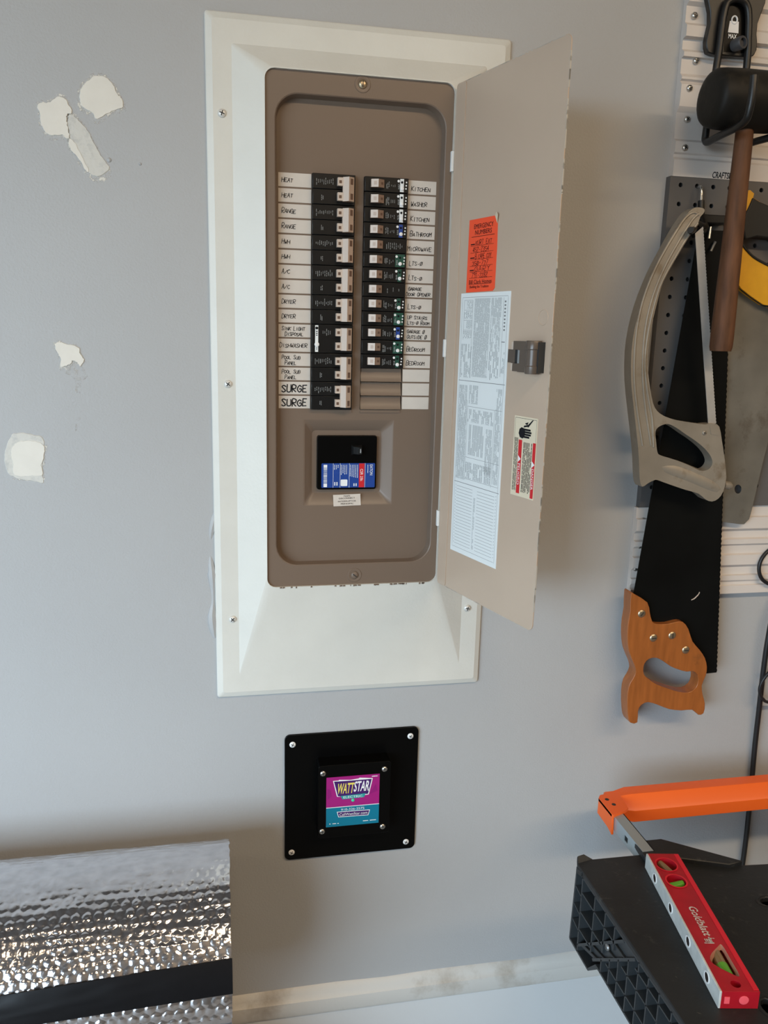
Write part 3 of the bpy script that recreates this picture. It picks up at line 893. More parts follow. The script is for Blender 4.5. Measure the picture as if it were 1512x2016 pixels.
fine(u0+uw*.05, u0+uw*.24, .330, .455, 14, fill=.9); fine(u0+uw*.27, u0+uw*.46, .432, .456, 8, fill=.8)
fine(u0+uw*.26, u0+uw*.80, .408, .425, 20, fill=.7); fine(u0+uw*.30, u0+uw*.62, .365, .405, 12, fill=.95, lo=.01, hi=.03); fine(u0+uw*.66, u0+uw*.80, .345, .403, 8, fill=.85)
fine(u0+uw*.26, u0+uw*.80, .333, .355, 16, fill=.8); fine(u0+uw*.83, u0+uw*.94, .335, .455, 7, fill=.8)
for z in (.428, .361, .332): dq(u0+uw*.25, u0+uw*.95, z, z+.0004, 1)
for a in (.25, .81): dq(u0+uw*a, u0+uw*a+.0004, .330, .428, 1)
for k in range(20):
    z = .3195-.0042*k
    dq(u0+uw*.09, u0+uw*.44, z, z+.0004, 1); dq(u0+uw*.54, u0+uw*.90, z, z+.0004, 1)
    dq(u0+uw*.065, u0+uw*.075, z+.0005, z+.0020, 2); dq(u0+uw*.925, u0+uw*.935, z+.0005, z+.0020, 2)
fine(u0+uw*.47, u0+uw*.51, .240, .310, 2, fill=.8, lo=.002, hi=.006)
dq(u0+uw*.05, u0+uw*.94, .2345, .2349, 1)
o = s.build('wiring_chart', [chart_m, greyink_m, mat('pale_grey_ink', (0.36, 0.38, 0.38), .7)], door)
o['label'] = 'tall white wiring chart with fine print'
# danger sticker
s = MB()
u0, u1, z0, z1 = .1648, .2092, .3300, .4265
s.obox(D(u0, z0, 0), DU*(u1-u0), V(0, 0, z1-z0), DN_*.0005, 0)
uw = u1-u0
dn = V(0, 0, -1)
zs = .3975
dq(u0+uw*.86, u0+uw*.985, z0+.0015, zs, 1); dq(u0+uw*.24, u0+uw*.39, z0+.0035, zs+.001, 1)
for a, c in ((.92, .372), (.315, .3755)):
    s.add([D(u0+uw*(a-.055), c+.004, .0008), D(u0+uw*(a-.055), c-.004, .0008), D(u0+uw*(a+.06), c, .0008)], [(0, 1, 2)], 2)
s.text('DANGER', D(u0+uw*.92, .3545, 0), dn, DU, .025, .0037, 2, .0009)
s.text('PELIGRO', D(u0+uw*.315, .3570, 0), dn, DU, .026, .0039, 2, .0009)
fine(u0+uw*.45, u0+uw*.84, z0+.006, zs-.001, 7, m=3, fill=.9, lo=.003, hi=.010)
fine(u0+uw*.05, u0+uw*.22, z0+.006, zs+.003, 4, m=3, fill=.9, lo=.003, hi=.010)
for a in (.04, .96): dq(u0+uw*a, u0+uw*a+.0003, zs, z1-.002, 3)
dq(u0+uw*.04, u0+uw*.96, z1-.0024, z1-.002, 3)
# hand and spark pictogram
hm = 3
def dpoly(pts, m=3): s.sheet([D(u0+uw*a, zs+(z1-zs)*c, .0008) for a, c in pts], m)
dpoly([(.22, .30), (.25, .48), (.34, .56), (.46, .52), (.50, .40), (.48, .18), (.40, .10), (.28, .14)])
for a, b_, c in ((.50, .72, .44), (.50, .76, .34), (.49, .74, .24), (.47, .68, .14)):
    dpoly([(a-.04, c), (b_, c), (b_+.02, c+.04), (b_, c+.08), (a-.04, c+.08)])
dpoly([(.42, .56), (.62, .62), (.60, .68), (.44, .64)])
dpoly([(.48, .74), (.62, .80), (.58, .66), (.80, .92), (.83, .90), (.62, .58), (.54, .70), (.50, .70)])
o = s.build('danger_sticker', [cream_paper_m, red_m, white_ink_m, ink_m], door)
o['label'] = 'red and cream danger sticker'
# hinge tabs
for z0, z1 in ((.7262, .7510), (.4893, .5128), (.2535, .2760)):
    s = MB(); s.box(HX-.0030, HX+.0006, -.0292, -.0230, z0, z1)
    s.build('hinge', chip_m, panel, bevel=.0005)

# ================================================================== SURGE PROTECTOR PLATE
sp = thing('surge_protector', (.1985, 0, -.2748), 'square black wall plate with a small box and a magenta and teal sticker', 'surge protector')
s = MB(); s.prism(rrect(.0965, .3005, -.2748, -.0672, .008, -.0042, 5), (0, .0042, 0))
s.build('plate', jet_m, sp, bevel=.0007)
for p in ((576, 1466), (808, 1449), (799, 1657), (574, 1678)):
    q = W(*p, -.0044); s = MB(); pan_screw(s, q, (0, -1, 0), .0047, .0020, 0, 1, rot=.3); s.build('plate_screw', [white_m, slot_m], sp, smooth=True)
s = MB(); s.prism(rrect(.1440, .2530, -.2250, -.1062, .004, -.030, 4), (0, .026, 0))
bxo = s.build('box', jet_m, sp, bevel=.0012)
for p in ((636, 1523), (757, 1514), (753, 1627), (634, 1637)):
    q = W(*p, -.030); s = MB(); pan_screw(s, q, (0, -1, 0), .0044, .0022, 0, 1, rot=.9); s.build('box_screw', [screw_m, slot_m], bxo, smooth=True)
s = MB()
y = -.0304
SX0, SX1, SZ0, SZ1 = .1560, .2362, -.2072, -.1256
s.box(SX0, SX1, y, y+.0005, SZ0, SZ1, 0)
sw, sh = SX1-SX0, SZ1-SZ0
def sp_(a, c): return V(SX0+sw*a, y-.0002, SZ0+sh*c)
def spoly(pts, m, o=0.0): s.sheet([sp_(a, c)-V(0, o, 0) for a, c in pts], m)
spoly([(0, 0), (1, 0), (1, .385), (0, .385)], 1)
spoly([(0, .385), (1, .385), (1, .398), (0, .398)], 4)
for pts in ([(.02, .55), (.10, .62), (.08, .75), (.02, .78)], [(.80, .60), (.97, .66), (.93, .80), (.88, .72)]): spoly(pts, 6, .00005)
spoly([(.12, .93), (.23, .93), (.23, .945), (.44, .925), (.60, .94), (.62, .955), (.87, .925), (.80, .60), (.60, .585), (.29, .575), (.29, .60), (.20, .605)], 4, .0001)
spoly([(.14, .915), (.44, .91), (.85, .912), (.785, .615), (.31, .592), (.215, .618)], 2, .0002)
s.text('WATT', sp_(.36, .765)-V(0, .0004, 0), EX, EZ, sw*.31, sh*.21, 3, 0.0001, .12, True)
s.text('STAR', sp_(.665, .785)-V(0, .0004, 0), EX, EZ, sw*.29, sh*.21, 4, 0.0001, .12, True)
spoly([(.27, .615), (.74, .63), (.71, .555), (.30, .545)], 5, .0003)
s.text('ELECTRIC', sp_(.50, .585)-V(0, .0005, 0), EX, EZ, sw*.36, sh*.045, 4, 0.0001)
s.text('910-326-2575', sp_(.50, .335)-V(0, .0002, 0), EX, EZ, sw*.44, sh*.045, 4, 0.0001)
spoly([(.20, .30), (.83, .29), (.80, .175), (.23, .185)], 4, .0001)
spoly([(.215, .288), (.815, .278), (.79, .188), (.24, .197)], 2, .0002)
s.text('CallWattStar.com', sp_(.515, .238)-V(0, .0004, 0), EX, EZ, sw*.53, sh*.055, 4, 0.0001)
s.text('Always On', sp_(.17, .06)-V(0, .0001, 0), EX, EZ, sw*.14, sh*.022, 4, 0.0001) if False else None
for a, b_, c in ((.06, .085, .055), (.12, .19, .055), (.215, .24, .055), (.70, .80, .06), (.83, .95, .06), (.85, .96, .955)):
    spoly([(a, c), (b_, c), (b_, c+.014), (a, c+.014)], 4, .0001)
o = s.build('sticker', [magenta_m, teal_m, purple_m, yellow_ink_m, white_ink_m, teal_ink_m, mat('dark_magenta_print', (.26, .008, .15), .35)], bxo)
o['label'] = 'magenta and teal sticker'
s = MB(); s.lathe(sp_(.5, .51), (0, -1, 0), [(.0024, 0), (.0024, .0004), (.0014, .0009)], 14)
s.build('indicator_lamp', led_m, bxo, smooth=True)

# ================================================================== FOIL INSULATION ROLL
RR = .135
RYC, RZC = -.143, -.2974
XR = .0130
roll = thing('insulation_roll', (-.6, RYC, RZC-RR), 'big roll of silver bubble foil insulation with a black tape strip', 'insulation')
def rp(x, phi, r):
    a = math.radians(phi)
    return V(x, RYC-r*math.cos(a), RZC+r*math.sin(a))
def rhit(px, py):
    """angle on the roll where a picture ray meets it"""
    d = ray(px, py); e = Vector((d.y, d.z)); k = e.length; e = e/k
    c = Vector((CAM.y-RYC, CAM.z-RZC)); bb = e.dot(c)
    t = -bb-math.sqrt(max(0, bb*bb-c.length_squared+RR*RR))
    q = c+e*t
    return math.degrees(math.atan2(q.y, -q.x)), CAM.x+d.x*t/k
pitch = .0126
_bh = {}
def bub(x, sarc):
    row = round(sarc/(pitch*.866))
    best = 9
    for rr in (row-1, row, row+1):
        cy = rr*pitch*.866
        ox = (rr % 2)*pitch*.5
        cx = round((x-ox)/pitch)*pitch+ox
        d = math.hypot(x-cx, sarc-cy)
        if d < best: best, key = d, (rr, round(cx/pitch*2))
    if key not in _bh: _bh[key] = RND.uniform(.35, 1.1)
    t = best/(pitch*.47)
    q = min(1, max(0, (1-t)/.42))
    return q*q*(3-2*q)*_bh[key]
s = MB()
from mathutils import noise as mn
x0 = -.72
nx = 460; ph0, ph1 = 4, 130; np_ = 200
rs = []
for j in range(np_+1):
    ph = ph0+(ph1-ph0)*j/np_
    row = []
    for i in range(nx+1):
        x = x0+(XR-x0)*i/nx
        sa = math.radians(ph)*RR
        wob = mn.noise(V(x*14, sa*26, 3.1))*.0015
        flat = 1.0 if ph < 62 else max(.35, 1-(ph-62)/26)
        crk = mn.noise(V(x*30, sa*140, 9.7))*.0007+mn.noise(V(x*190, sa*190, 1.7))*.0003
        edge = .0012*mn.noise(V(sa*80, 5.5, 0)) if i == nx else 0
        r = RR-.0012+.0011*flat*bub(x+wob*2, sa+wob)+crk+wob*.8
        row.append(rp(x+edge, ph, r))
    rs.append(row)
s.rings(rs, 0, False)
# the rest of the roll, plain
rs = []
for j in range(0, 61):
    ph = ph1+(360-(ph1-ph0))*j/60
    rs.append([rp(x, ph, RR-.0006) for x in (-1.2, x0, XR-.0005)])
s.rings(rs, 0, False)
rs = []
for j in range(0, 41):
    ph = ph0+(ph1-ph0)*j/40
    rs.append([rp(x, ph, RR-.0006) for x in (-1.2, x0)])
s.rings(rs, 0, False)
s.build('foil_sheet', foil_m, roll, smooth=True, ang=180)
# wound layers seen at both ends
for xe in (-1.2, XR-.002):
    s = MB()
    pts = []
    turns = 7
    for k in range(turns*30+1):
        a = 2*PI*k/30
        r = .035+(RR-.004-.035)*k/(turns*30)
        pts.append((r, a))
    rs = [[V(xe+.0015, RYC-r*math.cos(a), RZC+r*math.sin(a)), V(xe+.0015, RYC-(r+.007)*math.cos(a), RZC+(r+.007)*math.sin(a)), V(xe-.03, RYC-(r+.007)*math.cos(a), RZC+(r+.007)*math.sin(a))] for r, a in pts]
    s.rings(rs, 0, False)
    s.lathe((xe-.02, RYC, RZC), (1, 0, 0), [(RR-.006, 0), (RR-.006, .0005)], 40)
    s.build('wound_end', foil_end_m, roll, smooth=True)
TL, TR, BL_, BR_ = rhit(0, 1960), rhit(456, 1886), rhit(0, 2027), rhit(456, 1955)
s = MB()
rs = []
n = 60
for i in range(n+1):
    t = i/n
    x = -.60+(XR+.0012+.60)*t
    k = (x-TL[1])/(TR[1]-TL[1])
    up_ph = TL[0]+(TR[0]-TL[0])*k; lo_ph = BL_[0]+(BR_[0]-BL_[0])*k
    rs.append([rp(x, lo_ph+(up_ph-lo_ph)*q/10, RR+.0022+.0006*mn.noise(V(x*30, q*.9, 0))) for q in range(11)])
rs.append([V(XR-.012, RYC-(RR-.001)*math.cos(math.radians(BR_[0]+(TR[0]-BR_[0])*q/10)), RZC+(RR-.001)*math.sin(math.radians(BR_[0]+(TR[0]-BR_[0])*q/10))) for q in range(11)])
s.rings(rs, 0, False)
o = s.build('tape_strip', tape_m, roll, smooth=True, ang=60)
o['label'] = 'glossy black tape strip'
cb = thing('cardboard_box', (-.6, RYC, FLOOR), 'plain brown cardboard box standing under the foil roll', 'box')
s = MB(); s.box(-1.15, -.06, RYC-.20, -.02, FLOOR, RZC-RR-.001); s.build('carton', card_m, cb, bevel=.003)
s = MB(); s.box(-1.15, -.06, RYC-.033, RYC-.027, RZC-RR-.0012, RZC-RR-.0006); s.build('flap_seam', tape_m, cb)

# ================================================================== SLATWALL AND PEGBOARD
XS = .6290
XE = 1.45
def slat(name, label, prof, ref, x0, yb=0.0):
    """extruded wavy panel; prof = (picture row, y)"""
    zs = [(W(ref, py, yy).z, yy) for py, yy in prof]
    lo, hi = min(z for z, _ in zs), max(z for z, _ in zs)
    t = thing(name, ((x0+XE)/2, 0, lo), label, 'wall panel')
    s = MB()
    L = [V(x0, yy, z) for z, yy in zs]+[V(x0, yb, zs[-1][0]), V(x0, yb, zs[0][0])]
    s.prism(L, (XE-x0, 0, 0))
    return t, s
up_prof = [(350, -.013), (317, -.013), (313, -.0095), (307, -.0095), (303, -.0125), (281, -.0125), (277, -.0075), (262, -.0068), (225, -.0068), (212, -.0125), (200, -.0135), (168, -.0135), (163, -.0085), (158, -.0125), (153, -.0125), (148, -.0075), (117, -.0075), (113, -.0125), (104, -.0125), (100, -.006), (80, -.006), (73, -.0135), (51, -.0135), (47, -.0075), (14, -.0075), (4, -.013), (-20, -.0135), (-40, -.0135), (-46, -.008), (-80, -.008), (-90, -.0135), (-120, -.0135)]
su, s = slat('slatwall_panel', 'upper white slatwall panel behind the mallet hook', up_prof, 1380, XS+.003)
s.build('slats', slat_m, su, smooth=True, ang=20)
for p in ((1367, 31, -.0085), (1370, 120, -.0085), (1357, 174, -.0135), (1352, 235, -.0075), (1348, 291, -.0125)):
    q = W(*p); s = MB(); pan_screw(s, q, (0, -1, 0), .0046, .0036, 0, 1, rot=RND.random()); s.build('panel_screw', [screw_m, slot_m], su, smooth=True)
s = MB()
ct = W(1437, 346, -.0130)
s.text('CRAFTSMAN', V(ct.x-.0065, -.0130, ct.z-.0003), EX, EZ, .0415, .0085, 0, .0003, .1, True)
s.build('lettering', ink_m, su)
lo_prof = [(1168, -.013), (1153, -.013), (1150, -.0095), (1145, -.0095), (1142, -.0125), (1133, -.0125), (1130, -.0075), (1116, -.0075), (1112, -.0135), (1093, -.0135), (1089, -.008), (1074, -.0085), (1071, -.0125), (1062, -.0125), (1058, -.007), (1045, -.007), (1041, -.0135), (1019, -.0135), (1016, -.0085), (996, -.0085)]
sl, s = slat('slatwall_panel', 'lower white slatwall panel behind the wooden-handled saw', lo_prof, 1450, XS-.0025)
s.build('slats', slat_m, sl, smooth=True, ang=20)
for p in ((1266, 1024), (1259, 1075), (1251, 1119)):
    q = W(*p, -.0085); s = MB(); pan_screw(s, q, (0, -1, 0), .0044, .0036, 0, 1, rot=RND.random()); s.build('panel_screw', [screw_m, slot_m], sl, smooth=True)
pg = thing('pegboard', (XS+.1, 0, .279), 'dark grey metal pegboard full of round holes behind the saws', 'pegboard')
s = MB()
YP = -.0120
hx0, hz0, hp = .6457, .7312, .0252
nc, nr = 31, 19
XL = XS+.0005
PZ0, PZ1 = W(1450, 996, YP).z, W(1380, 350, -.012).z
xl, xr_ = hx0-hp/2, hx0-hp/2+nc*hp
zt_, zb_ = hz0+hp*.0+hp/2, hz0+hp/2-(nr-1)*hp
zt_ = min(zt_, PZ1)
for i in range(nc):
    for j in range(nr-1):
        cx, cz = hx0+i*hp, hz0-j*hp
        a = hp/2
        top = min(a, PZ1-cz) if j == 0 else a
        sq = [V(cx+a, YP, cz), V(cx+a, YP, cz+top), V(cx, YP, cz+top), V(cx-a, YP, cz+top), V(cx-a, YP, cz), V(cx-a, YP, cz-a), V(cx, YP, cz-a), V(cx+a, YP, cz-a)]
        ring = [V(cx+.0033*math.cos(k*PI/4), YP, cz+.0033*math.sin(k*PI/4)) for k in range(8)]
        ring2 = [p+V(0, .0022, 0) for p in ring]
        s.rings([sq, ring, ring2])
s.add([V(XL, YP, PZ0), V(xl, YP, PZ0), V(xl, YP, PZ1), V(XL, YP, PZ1)], [(0, 1, 2, 3)])
s.add([V(xl, YP, PZ0), V(xr_, YP, PZ0), V(xr_, YP, zb_), V(xl, YP, zb_)], [(0, 1, 2, 3)])
s.add([V(XL, YP, PZ0), V(XL, YP, PZ1), V(XL, 0, PZ1), V(XL, 0, PZ0)], [(0, 1, 2, 3)])
s.add([V(XL, YP, PZ0), V(xr_, YP, PZ0), V(xr_, 0, PZ0), V(XL, 0, PZ0)], [(0, 1, 2, 3)])
s.add([V(XL, YP, PZ1), V(xr_, YP, PZ1), V(xr_, 0, PZ1), V(XL, 0, PZ1)], [(0, 1, 2, 3)])
s.box(xr_-.001, xr_, YP, 0, PZ0, PZ1)
s.build('board', peg_m, pg)
s = MB(); s.box(XL+.002, xr_-.002, -.0030, -.0005, PZ0+.002, PZ1-.002); s.build('hole_shade_sheet', slot_m, pg)  # near-black sheet added as the shade seen through the holes

# ================================================================== TOOL HOOK, MALLET
def k7(x, y, yy): return W(1200+x/4.48, y/4.48, yy)
hk = thing('tool_hook', (.69, -.0135, .78), 'black plastic hook plate with two long prongs on the white slatwall', 'hook')
s = MB()
ol = [(860, -60), (870, 0), (890, 100), (890, 200), (868, 290), (855, 350), (855, 410), (870, 462), (920, 480), (1100, 498), (1235, 506), (1275, 490), (1300, 440), (1305, 370), (1300, 300), (1308, 210), (1340, 120), (1375, 30), (1390, -60)]
pts = [k7(x, y, -.0235) for x, y in ol]
s.prism(pts, (0, .0100, 0))
s.build('back_plate', hook_m, hk, bevel=.0018)
s = MB()
s.prism([k7(x, y, -.0240) for x, y in ((1030, 150), (1060, 60), (1120, 30), (1180, 60), (1200, 150), (1200, 470), (1010, 455))], (0, .001, 0))
s.build('inset', jet_m, hk)
s = MB()
cp = k7(1110, 400, -.024)
s.lathe(cp+V(0, 0, 0), V(.28, -.95, .05), [(.0085, -.002), (.0085, .012), (.0078, .013), (.0055, .013), (.0055, .009), (.001, .009)], 18)
s.build('lock_knob', grey_knob_m, hk, smooth=True)
s = MB()
ic = k7(1096, 240, -.0242)
s.prism([ic+V(a, 0, c) for a, c in ((-.0078, -.0068), (.0078, -.0068), (.0066, .0072), (-.0066, .0072))], (0, .0004, 0))
s.tube([ic+V(.0040*math.cos(a*PI/10), 0, .0088+.0046*math.sin(a*PI/10)) for a in range(-2, 23)], .0011, 6)
s.text('MAX', ic+V(-.0005, 0, -.0112), EX, EZ, .0125, .0056, 0, .0003, 0, True)
s.build('weight_symbol', white_ink_m, hk)
s = MB()
top = [k7(1030, 45, -.0285), k7(1060, 10, -.0285), k7(1120, -10, -.0285), k7(1180, 10, -.0285), k7(1215, 60, -.0285)]
zp = .7825
rodL = [V(.6500, -.1500, .834), V(.6502, -.1505, .812), V(.6505, -.1470, .793), V(.6520, -.1380, zp+.003), V(.6540, -.1150, zp), V(.6600, -.0650, zp), V(.6640, -.0400, zp), V(.6655, -.0310, zp+.004), V(.6665, -.0285, zp+.016)]
rodL += [k7(935, 640, -.0285), k7(965, 450, -.0285), k7(1000, 180, -.0285)]
rodR = [k7(1228, 150, -.0285), k7(1225, 300, -.0285), k7(1212, 560, -.0285), V(.7160, -.0285, zp+.016), V(.7165, -.0310, zp+.004), V(.7180, -.0400, zp), V(.7215, -.0650, zp), V(.7280, -.1150, zp), V(.7300, -.1380, zp+.003), V(.7310, -.1470, zp+.013), V(.7312, -.1505, .812), V(.7314, -.1500, .834)]
s.tube(smooth_path(rodL+top+rodR, 5), .0048, 12)
s.build('prongs', hook_m, hk, smooth=True, ang=80)
ml = thing('mallet', (.6885, -.084, .507), 'black rubber mallet with a worn brown wooden handle hanging from the hook', 'mallet')
hr = .0370
hc = V(.6885, -.084, zp+.0048+hr)
s = MB()
s.lathe(hc-V(.0565, 0, 0), (1, 0, 0), [(.020, .0000), (.027, .0008), (.0322, .0030), (.0350, .0075), (.0362, .018), (hr, .040), (hr, .073), (.0362, .095), (.0350, .1055), (.0322, .110), (.027, .1122), (.020, .113)], 32)
s.build('mallet_head', rubber_m, ml, smooth=True, ang=60)
s = MB()
pts = [V(.6885, -.084, z) for z in (hc.z-hr+.004, .765, .72, .66, .60, .55, .522, .512, .5065)]
s.tube(pts, [.0112, .0116, .0122, .0132, .0142, .0150, .0153, .0150, .0138], 18, sx=1.0)
s.build('handle', handle_wood_m, ml, smooth=True, ang=60)

# ================================================================== HACKSAW
def k8(x, y, yy): return W(1200+x/3.199, 380+y/3.199, yy)
hs = thing('hacksaw', (.66, -.05, .33), 'tarnished aluminium hacksaw with a pale blade and closed D-shaped handle', 'saw')
YH = -.0640
outer = [(540, 92), (575, 92), (600, 104), (592, 128), (572, 150), (560, 185), (520, 235), (470, 305), (420, 385), (370, 480), (330, 580), (300, 690), (272, 805), (250, 920), (241, 1020), (243, 1120), (256, 1230), (275, 1325), (300, 1372), (345, 1405), (420, 1430), (520, 1447), (600, 1458), (655, 1452), (692, 1472), (708, 1560), (722, 1650), (736, 1790), (716, 1880), (685, 1925), (645, 1943), (605, 1930), (560, 1893), (480, 1870), (400, 1843), (330, 1818), (290, 1806), (240, 1830), (205, 1850), (190, 1800), (186, 1700), (178, 1580), (152, 1350), (136, 1180), (138, 1000), (160, 850), (198, 705), (250, 565), (305, 445), (365, 335), (415, 245), (455, 180), (500, 118)]
hole = [(290, 1500), (318, 1468), (368, 1455), (420, 1478), (480, 1520), (540, 1560), (600, 1610), (638, 1660), (648, 1705), (620, 1742), (570, 1748), (510, 1720), (440, 1690), (380, 1670), (322, 1652), (302, 1632), (293, 1560)]
s = MB()
s.prism(closed_smooth([k8(x, y, YH) for x, y in outer], 2), (0, .0200, 0), 0, [closed_smooth([k8(x, y, YH) for x, y in hole], 3)])
s.build('frame', alu_m, hs, bevel=.0024)
s = MB()
ridge = [(530, 128), (490, 165), (440, 240), (380, 340), (320, 450), (265, 575), (222, 705), (192, 850), (178, 1000), (176, 1180), (192, 1350), (214, 1500), (228, 1590)]
for dx in (-20, 34):                        # two raised lips either side of the pressed channel
    s.tube(smooth_path([k8(x+dx, y, YH+.0006) for x, y in ridge], 4), .0021, 8)
s.tube(smooth_path([k8(x+q*14, y, YH+.0006) for x, y, q in ((510, 137, -1), (532, 122, 0), (564, 140, 0))], 4), .0021, 8)
r2 = [(560, 190), (500, 270), (430, 385), (362, 505), (318, 600), (286, 710), (258, 830), (238, 950), (229, 1050), (232, 1150), (246, 1260), (262, 1350), (276, 1430), (283, 1600)]
s.tube(smooth_path([k8(x-6, y, YH+.0008) for x, y in r2], 4), .0022, 8)
s.build('frame_rib', alu_m, hs, smooth=True, ang=80)
s = MB()
gl = [(560, 1000)]
hx_ = [k8(x, y, YH+.0136) for x, y in ((270, 1712), (400, 1748), (520, 1795), (610, 1835), (680, 1868))]
s.tube(smooth_path(hx_, 4), [.0118, .0135, .0147, .0156, .0158, .0158, .0158, .0158, .0158, .0158, .0158, .0157, .0155, .0152, .0146, .0134, .0115], 14)
s.build('grip', alu_m, hs, smooth=True, ang=80)
s = MB()
tp = []
for k in range(121):
    t = k/120
    x = 590+(672-590)*t+(1.5 if k % 2 else -1.5); y = 212+(1452-212)*t
    tp.append(k8(x, y, -.0560))
s.prism([k8(622, 1456, -.0560), k8(540, 255, -.0560)]+tp, (0, .0010, 0))
s.build('blade', blade_m, hs)
s = MB()
pan_screw(s, k8(597, 1510, YH), (0, -1, 0), .0035, .002, 0, 1)
s.prism([k8(x, y, YH-.0006) for x, y in ((632, 1470), (690, 1478), (700, 1530), (640, 1520))], (0, .003, 0), 0)
s.lathe(k8(740, 1840, YH+.012), (1, 0, -.15), [(.006, -.006), (.006, .004), (.003, .008)], 12, 0)
s.build('blade_fittings', [alu_m, slot_m], hs, smooth=True)
# peg hooks the saws hang on
def peghook(p0, pts, r, label, mts):
    t = thing('peg_hook', p0, label, 'hook', 'pegboard hooks')
    return t
t = thing('peg_hook', W(1374, 380, YP), 'short silver peg hook with a black sleeve above the hacksaw', 'hook')
s = MB()
a0 = W(1374, 368, YP)
zb0 = k8(555, 150, YH).z
s.tube(smooth_path([a0+V(0, .002, 0), a0+V(0, -.006, -.0005), a0+V(0, -.010, -.006), a0+V(0, -.012, -.024)], 4), .0022, 8)
s.build('wire', wire_m, t, smooth=True, ang=80)
s = MB()
e0 = a0+V(0, -.012, -.020)
s.tube(smooth_path([e0, e0+V(0, -.004, -.018), e0+V(-.002, -.018, -.036), k8(545, 190, -.052), k8(530, 225, -.060), k8(515, 240, -.070), k8(510, 232, -.076)], 4), .0044, 10)
s.build('sleeve', hook_m, t, smooth=True, ang=80)
t = thing('peg_hook', W(1410, 430, YP), 'black double bar hook between the hacksaw blade and mallet handle', 'hook')
s = MB()
q0, q1 = W(1388, 422, -.032), W(1432, 446, -.032)
s.box(q0.x-.002, q1.x, -.034, YP, q1.z+.003, q0.z, 0)
s.obox(V(q0.x-.012, -.034, q1.z-.004), V(.016, 0, .010), V(0, .02, 0), V(.006, 0, -.012))
s.build('bar', hook_m, t, bevel=.0015)
for p, q in (((1399, 447), (1396, 470)), ((1408, 476), (1399, 495))):
    s = MB(); s.tube([W(*p, -.036), W(*q, -.038)], .0019, 8); s.build('pin', wire_m, t, smooth=True)

# ================================================================== BLACK SAW WITH WOODEN HANDLE
def k9(x, y, yy): return W(1200+x/3.667, 900+y/3.667, yy)
bs = thing('hand_saw', (.68, -.03, .03), 'black-bladed hand saw hanging tip up with an orange wooden handle', 'saw')
YS = -.0330
e = []
A0, A1 = W(1441, 455, YS), W(1410.5, 1324, YS)
nt = 176
for k in range(nt+1):
    p = A0.lerp(A1, k/nt)
    e.append(p+V(.0012 if k % 2 else 0, 0, 0))
bl = [W(1376, 452, YS)]+e+[W(1391, 1326, YS), W(1360, 1290, YS), W(1290, 1240, YS), W(1252, 1230, YS), W(1247, 1172, YS)]
s = MB(); s.prism(bl, (0, .0012, 0)); s.build('blade', black_blade_m, bs)
s = MB()
ho = [(155, 985), (185, 992), (275, 1050), (292, 1120), (310, 1188), (350, 1205), (420, 1205), (480, 1190), (530, 1190), (570, 1240), (600, 1330), (650, 1390), (690, 1450), (705, 1520), (695, 1580), (667, 1650), (675, 1720), (690, 1780), (680, 1850), (640, 1860), (600, 1825), (520, 1830), (430, 1820), (350, 1790), (280, 1770), (230, 1790), (207, 1835), (202, 1915), (150, 1918), (132, 1850), (130, 1720), (145, 1640), (170, 1600), (190, 1550), (180, 1500), (140, 1400), (130, 1300), (135, 1200), (150, 1110)]
hh = [(245, 1530), (255, 1490), (290, 1455), (340, 1450), (390, 1475), (440, 1510), (500, 1535), (560, 1550), (600, 1545), (635, 1570), (640, 1620), (620, 1670), (570, 1700), (500, 1695), (420, 1670), (340, 1640), (280, 1600), (250, 1570)]
YW = -.0435
s.prism(closed_smooth([k9(x, y, YW) for x, y in ho], 2), (0, .0220, 0), 0, [closed_smooth([k9(x, y, YW) for x, y in hh], 2)])
s.build('handle', saw_wood_m, bs, bevel=.0040, seg=3)
for p in ((232, 1130), (317, 1305), (452, 1287), (550, 1392)):
    s = MB(); pan_screw(s, k9(*p, YW), (0, -1, 0), .0062, .0022, 0, 1, cross=False, rot=RND.random()*3); s.build('handle_screw', [brass_m, slot_m], bs, smooth=True)
s = MB()
sl_ = [k9(590, 1030, YS-.0006), k9(615, 1015, YS-.0006), k9(640, 990, YS-.0006), k9(650, 972, YS-.0006), k9(652, 980, YS-.0006), k9(640, 1000, YS-.0006), k9(615, 1024, YS-.0006), k9(592, 1034, YS-.0006)]
s.prism(sl_, (0, .0005, 0)); s.build('bare_scratch', cream_m, bs)

# ================================================================== GREY SAW WITH YELLOW HANDLE
gs = thing('hand_saw', (.75, -.02, .26), 'tarnished grey hand saw hanging tip down with a yellow and black handle', 'saw')
YG = -.0240
s = MB()
hole = [W(1453+7*math.cos(a*PI/6), 963+9*math.sin(a*PI/6), YG) for a in range(12)]
gb = [W(1446, 545, YG), W(1500, 590, YG), W(1600, 655, YG), W(1560, 680, YG), W(1500, 918, YG), W(1480, 1004, YG), W(1475, 1022, YG), W(1465, 1032, YG), W(1418, 1027, YG), W(1419, 900, YG), W(1430, 720, YG)]
s.prism(gb[:8]+[W(1456, 1032, YG)]+gb[8:], (0, .0011, 0), 0, [hole]); s.build('blade', grey_blade_m, gs)
YY = -.0350
s = MB()
yo = [(1458, 392), (1467, 376), (1477, 374), (1485, 381), (1483, 389), (1497, 398), (1520, 408), (1560, 425), (1600, 470), (1625, 540), (1632, 620), (1610, 660), (1570, 640), (1530, 612), (1512, 601), (1503, 600), (1478, 583), (1459, 568), (1451, 556), (1451, 543), (1455, 500), (1450, 450)]
yh = [(1464, 440), (1470, 468), (1490, 466), (1530, 470), (1560, 500), (1560, 535), (1530, 530), (1510, 521), (1485, 507), (1468, 490), (1458, 477)]
s.prism([W(x, y, YY) for x, y in yo], (0, .0210, 0), 0, [closed_smooth([W(x, y, YY) for x, y in yh], 3)])
